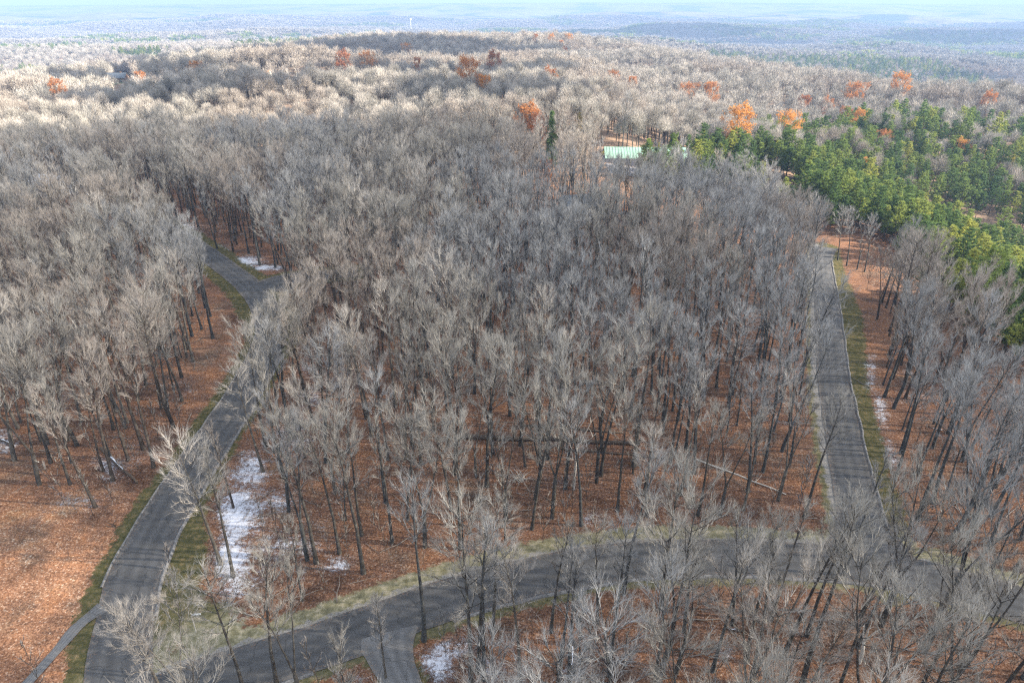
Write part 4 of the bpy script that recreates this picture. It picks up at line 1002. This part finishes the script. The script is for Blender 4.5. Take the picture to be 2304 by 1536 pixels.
building('farm_building', 'long low building with a pale mint green metal roof', P_BARN, -.05, 33, 15, 3.2, 3.0, M_GREYWALL, M_MINT, 9, 2, chimney=False)
building('house', 'grey-roofed white house half hidden in the middle trees', P_HOUSE, .3, 13, 9, 4.2, 2.6, M_WHITE, M_SHINGLE, 4)
building('house', 'snow-roofed house hidden in the trees at the left', P_LEFTHOUSE, -.35, 13, 9, 4.0, 2.6, M_WHITE, M_SHINGLE, 3, snowroof=True)
building('house', 'brown house with grey roof above a green lawn on the far hill', P_HILLHOUSE - [0, 0, 1.5], .1, 14, 10, 5.5, 3, M_BROWNWALL, M_SHINGLE, 4)
p = P_HILLHOUSE; n_ = 12; mb = MB(); gx, gy = np.meshgrid(np.linspace(-13, 11, n_), np.linspace(-30, -6, n_)); X, Y = gx + p[0], gy + p[1]
mb.add(np.stack([gx, gy, height(X, Y) + .12 - p[2]], -1).reshape(-1, 3), [(i * n_ + j, i * n_ + j + 1, (i + 1) * n_ + j + 1, (i + 1) * n_ + j) for i in range(n_ - 1) for j in range(n_ - 1)])
obj('lawn', mb.mesh('lawn', [M_LAWN], True), None, p, 'structure')
# paved yard before the long building
gx, gy = np.meshgrid(np.linspace(-17, 18, 15), np.linspace(-22, -8, 9)); X, Y = gx + P_BARN[0], gy + P_BARN[1]; mb = MB()
mb.add(np.stack([gx, gy, height(X, Y) + .15 - P_BARN[2]], -1).reshape(-1, 3), [(i * 15 + j, i * 15 + j + 1, (i + 1) * 15 + j + 1, (i + 1) * 15 + j) for i in range(8) for j in range(14)])
obj('paved_yard', mb.mesh('paved_yard', [speckle('yard_surface', (0.27, 0.26, 0.27), .15, .5)], True), None, P_BARN, 'structure')
# hilltop lodge, water tower and masts
p = at([872], [84], 8)[0]; p[2] = height(p[0], p[1]) + 3
building('lodge', 'long white-roofed lodge on the dark far hilltop', (p[0], p[1], p[2] - 2), .15, 34, 12, 11, 3.5, M_WHITE, M_WHITE, 6, chimney=False)
p = at([925], [72], 4)[0]; zt = 60 - 1.02 * 1; d0 = math.hypot(p[0], p[1])
gz = float(height(p[0], p[1])); topz = CAMZ - d0 * math.tan(PITCH + math.atan((42 - CV) / F)); th = max(topz - gz, 28)
wt = thing('water_tower', 'white water tower with round tank on a slim stem', 'water tower', (p[0], p[1], gz))
mb = MB(); zz_ = np.array([0, 2, 5, th - 9, th - 6]); mb.tube(np.column_stack([zz_ * 0, zz_ * 0, zz_]), [3.2, 2.0, 1.4, 1.3, 2.6], 14); obj('stem', mb.mesh('stem', [M_WHITE], True), wt)
mb = MB(); a = np.linspace(-1.2, 1.5, 9); mb.tube(np.column_stack([a * 0, a * 0, th - 3.6 + 4.0 * np.sin(a)]), np.maximum(5.6 * np.cos(a), .1), 18); obj('tank', mb.mesh('tank', [M_WHITE], True), wt)
for k, u in enumerate((913, 918)):
    q = at([u], [72], 4)[0]; gz2 = float(height(q[0], q[1])); mt = thing('radio_mast', ('left' if k == 0 else 'right') + '-hand thin lattice mast beside the water tower', 'mast', (q[0], q[1], gz2), 0, 'masts beside the water tower')
    hh = th * (1.0 if k else .97)
    for c in range(3):
        mb = MB(); aa = c * 2.094; mb.tube([(math.cos(aa) * .9, math.sin(aa) * .9, 0), (math.cos(aa) * .5, math.sin(aa) * .5, hh)], [.14, .1], 4); obj('leg', mb.mesh('leg', [M_STEEL]), mt)
    mb = MB()
    for z in np.arange(1, hh, 2.0):
        for c in range(3):
            a1, a2 = c * 2.094, (c + 1) * 2.094; mb.tube([(math.cos(a1) * .8, math.sin(a1) * .8, z), (math.cos(a2) * .7, math.sin(a2) * .7, min(z + 2, hh))], [.07, .07], 3)
    obj('bracing', mb.mesh('bracing', [M_STEEL]), mt)
# vehicles beside the green-roofed building
def vehicle(name, label, cat, u, v, L, W, H, rz, paint):
    p = at([u], [v])[0]; r = thing(name, label, cat, p, rz)
    mb = MB(); pr = [(-L / 2, .35), (-L / 2, H * .55), (-L * .36, H * .62), (-L * .22, H), (L * .3, H), (L * .46, H * .6), (L / 2, H * .5), (L / 2, .35)]
    v_ = [(a, -W / 2 * (.86 if b > H * .9 else 1), b) for a, b in pr] + [(a, W / 2 * (.86 if b > H * .9 else 1), b) for a, b in pr]; k = len(pr)
    mb.add(v_, [tuple(range(k)), tuple(range(2 * k - 1, k - 1, -1))] + [(i, i + k, (i + 1) % k + k, (i + 1) % k) for i in range(k)]); obj('body', mb.mesh('body', [paint]), r)
    mb = MB(); mb.box(-L * .2, L * .3, -W / 2 - .01, W / 2 + .01, H * .64, H * .9); obj('window', mb.mesh('window', [M_GLASS]), r)
    for sx in (-.32, .32):
        for sy in (-1, 1):
            mb = MB(); mb.tube([(sx * L, sy * W / 2 - .11 * sy, .34), (sx * L, sy * W / 2 + .05 * sy, .34)], [.34, .34], 12); obj('wheel', mb.mesh('wheel', [M_TYRE]), r)
vehicle('van', 'small yellow van parked left of the green-roofed building', 'van', 1366, 350, 5.0, 2.0, 2.2, .1, M_YELLOW)
vehicle('parked_car', 'dark blue car parked in front of the yellow van', 'car', 1362, 358, 4.5, 1.8, 1.5, .2, M_BLUE)

# ------------------------------------------------------------------ unseen clouds placed to shade parts of the land
def b_cloud(t, b):
    n = N(t); out = t.nodes['Material Output']; tr = n.n('ShaderNodeBsdfTransparent'); df = n.n('ShaderNodeBsdfDiffuse'); df.inputs[0].default_value = (.9, .9, .92, 1)
    mx = n.n('ShaderNodeMixShader'); mx.inputs[0].default_value = CLOUD_OP
    n.l(tr.outputs[0], mx.inputs[1]); n.l(df.outputs[0], mx.inputs[2]); n.l(mx.outputs[0], out.inputs[0])
CLOUD_OP = 0.46
M_THIN = mat('thin_cloud', (.9, .9, .92), 1, b_cloud)
CLOUD_OP = 0.80
M_THICK = mat('thick_cloud', (.9, .9, .92), 1, b_cloud)
def cloud(x, y, rx, ry, alt=420, seed=0, m=None):
    """a flattened billowy cloud whose shade falls around ground point x, y"""
    z0 = float(height(x, y)) + 15; t = (alt - z0) / SUN_DIR.z; c = (x + SUN_DIR.x * t, y + SUN_DIR.y * t, alt)
    nu, nv = 48, 24; a, b = np.meshgrid(np.linspace(0, 2 * math.pi, nu, endpoint=False), np.linspace(-math.pi / 2, math.pi / 2, nv))
    X = np.cos(b) * np.cos(a); Y = np.cos(b) * np.sin(a); Z = np.sin(b)
    k = 1 + .42 * (vnoise(X * 3 + 7 + seed, Y * 3 + 3, 1, seed) - .5) + .24 * (vnoise(X * 8 + 11, Y * 8 + Z * 5, 1, seed + 1) - .5)
    V = np.stack([X * rx * k, Y * ry * k, Z * 16 * (1 + .5 * (Z > 0)) * k], -1).reshape(-1, 3)
    f = [(i * nu + j, i * nu + (j + 1) % nu, (i + 1) * nu + (j + 1) % nu, (i + 1) * nu + j) for i in range(nv - 1) for j in range(nu)]
    mb = MB(); mb.add(V, f); obj('cloud', mb.mesh('cloud', [m or M_THICK], True), None, c, 'structure')
cloud(-185, 112, 300, 176, seed=1, m=M_THIN)
for k, (u, v, rx, ry) in enumerate(((560, 112, 210, 90), (880, 96, 150, 90), (1040, 168, 75, 45), (1170, 190, 45, 28), (270, 160, 50, 40), (470, 172, 45, 30), (1180, 112, 50, 45), (2200, 170, 80, 40), (1700, 95, 200, 120), (1500, 60, 500, 250), (2200, 80, 500, 200), (300, 45, 900, 350))):
    q = at([u], [v], 14)[0]; cloud(q[0], q[1], rx, ry, seed=3 + k)

# ------------------------------------------------------------------ haze
HAZE = True
if HAZE:
    mb = MB(); top_z = 175.0
    mb.box(-14500, 14500, -1200, 14800, ZMIN - 1.0, top_z)
    hm = bpy.data.materials.new('haze'); hm.use_nodes = True; t = hm.node_tree; t.nodes.clear()
    o_ = t.nodes.new('ShaderNodeOutputMaterial'); v_ = t.nodes.new('ShaderNodeVolumePrincipled')
    v_.inputs['Color'].default_value = (0.31, 0.46, 0.74, 1); v_.inputs['Density'].default_value = 0.0002; v_.inputs['Anisotropy'].default_value = 0.0
    t.links.new(v_.outputs[0], o_.inputs['Volume'])
    obj('haze', mb.mesh('haze', [hm]), kind='stuff')
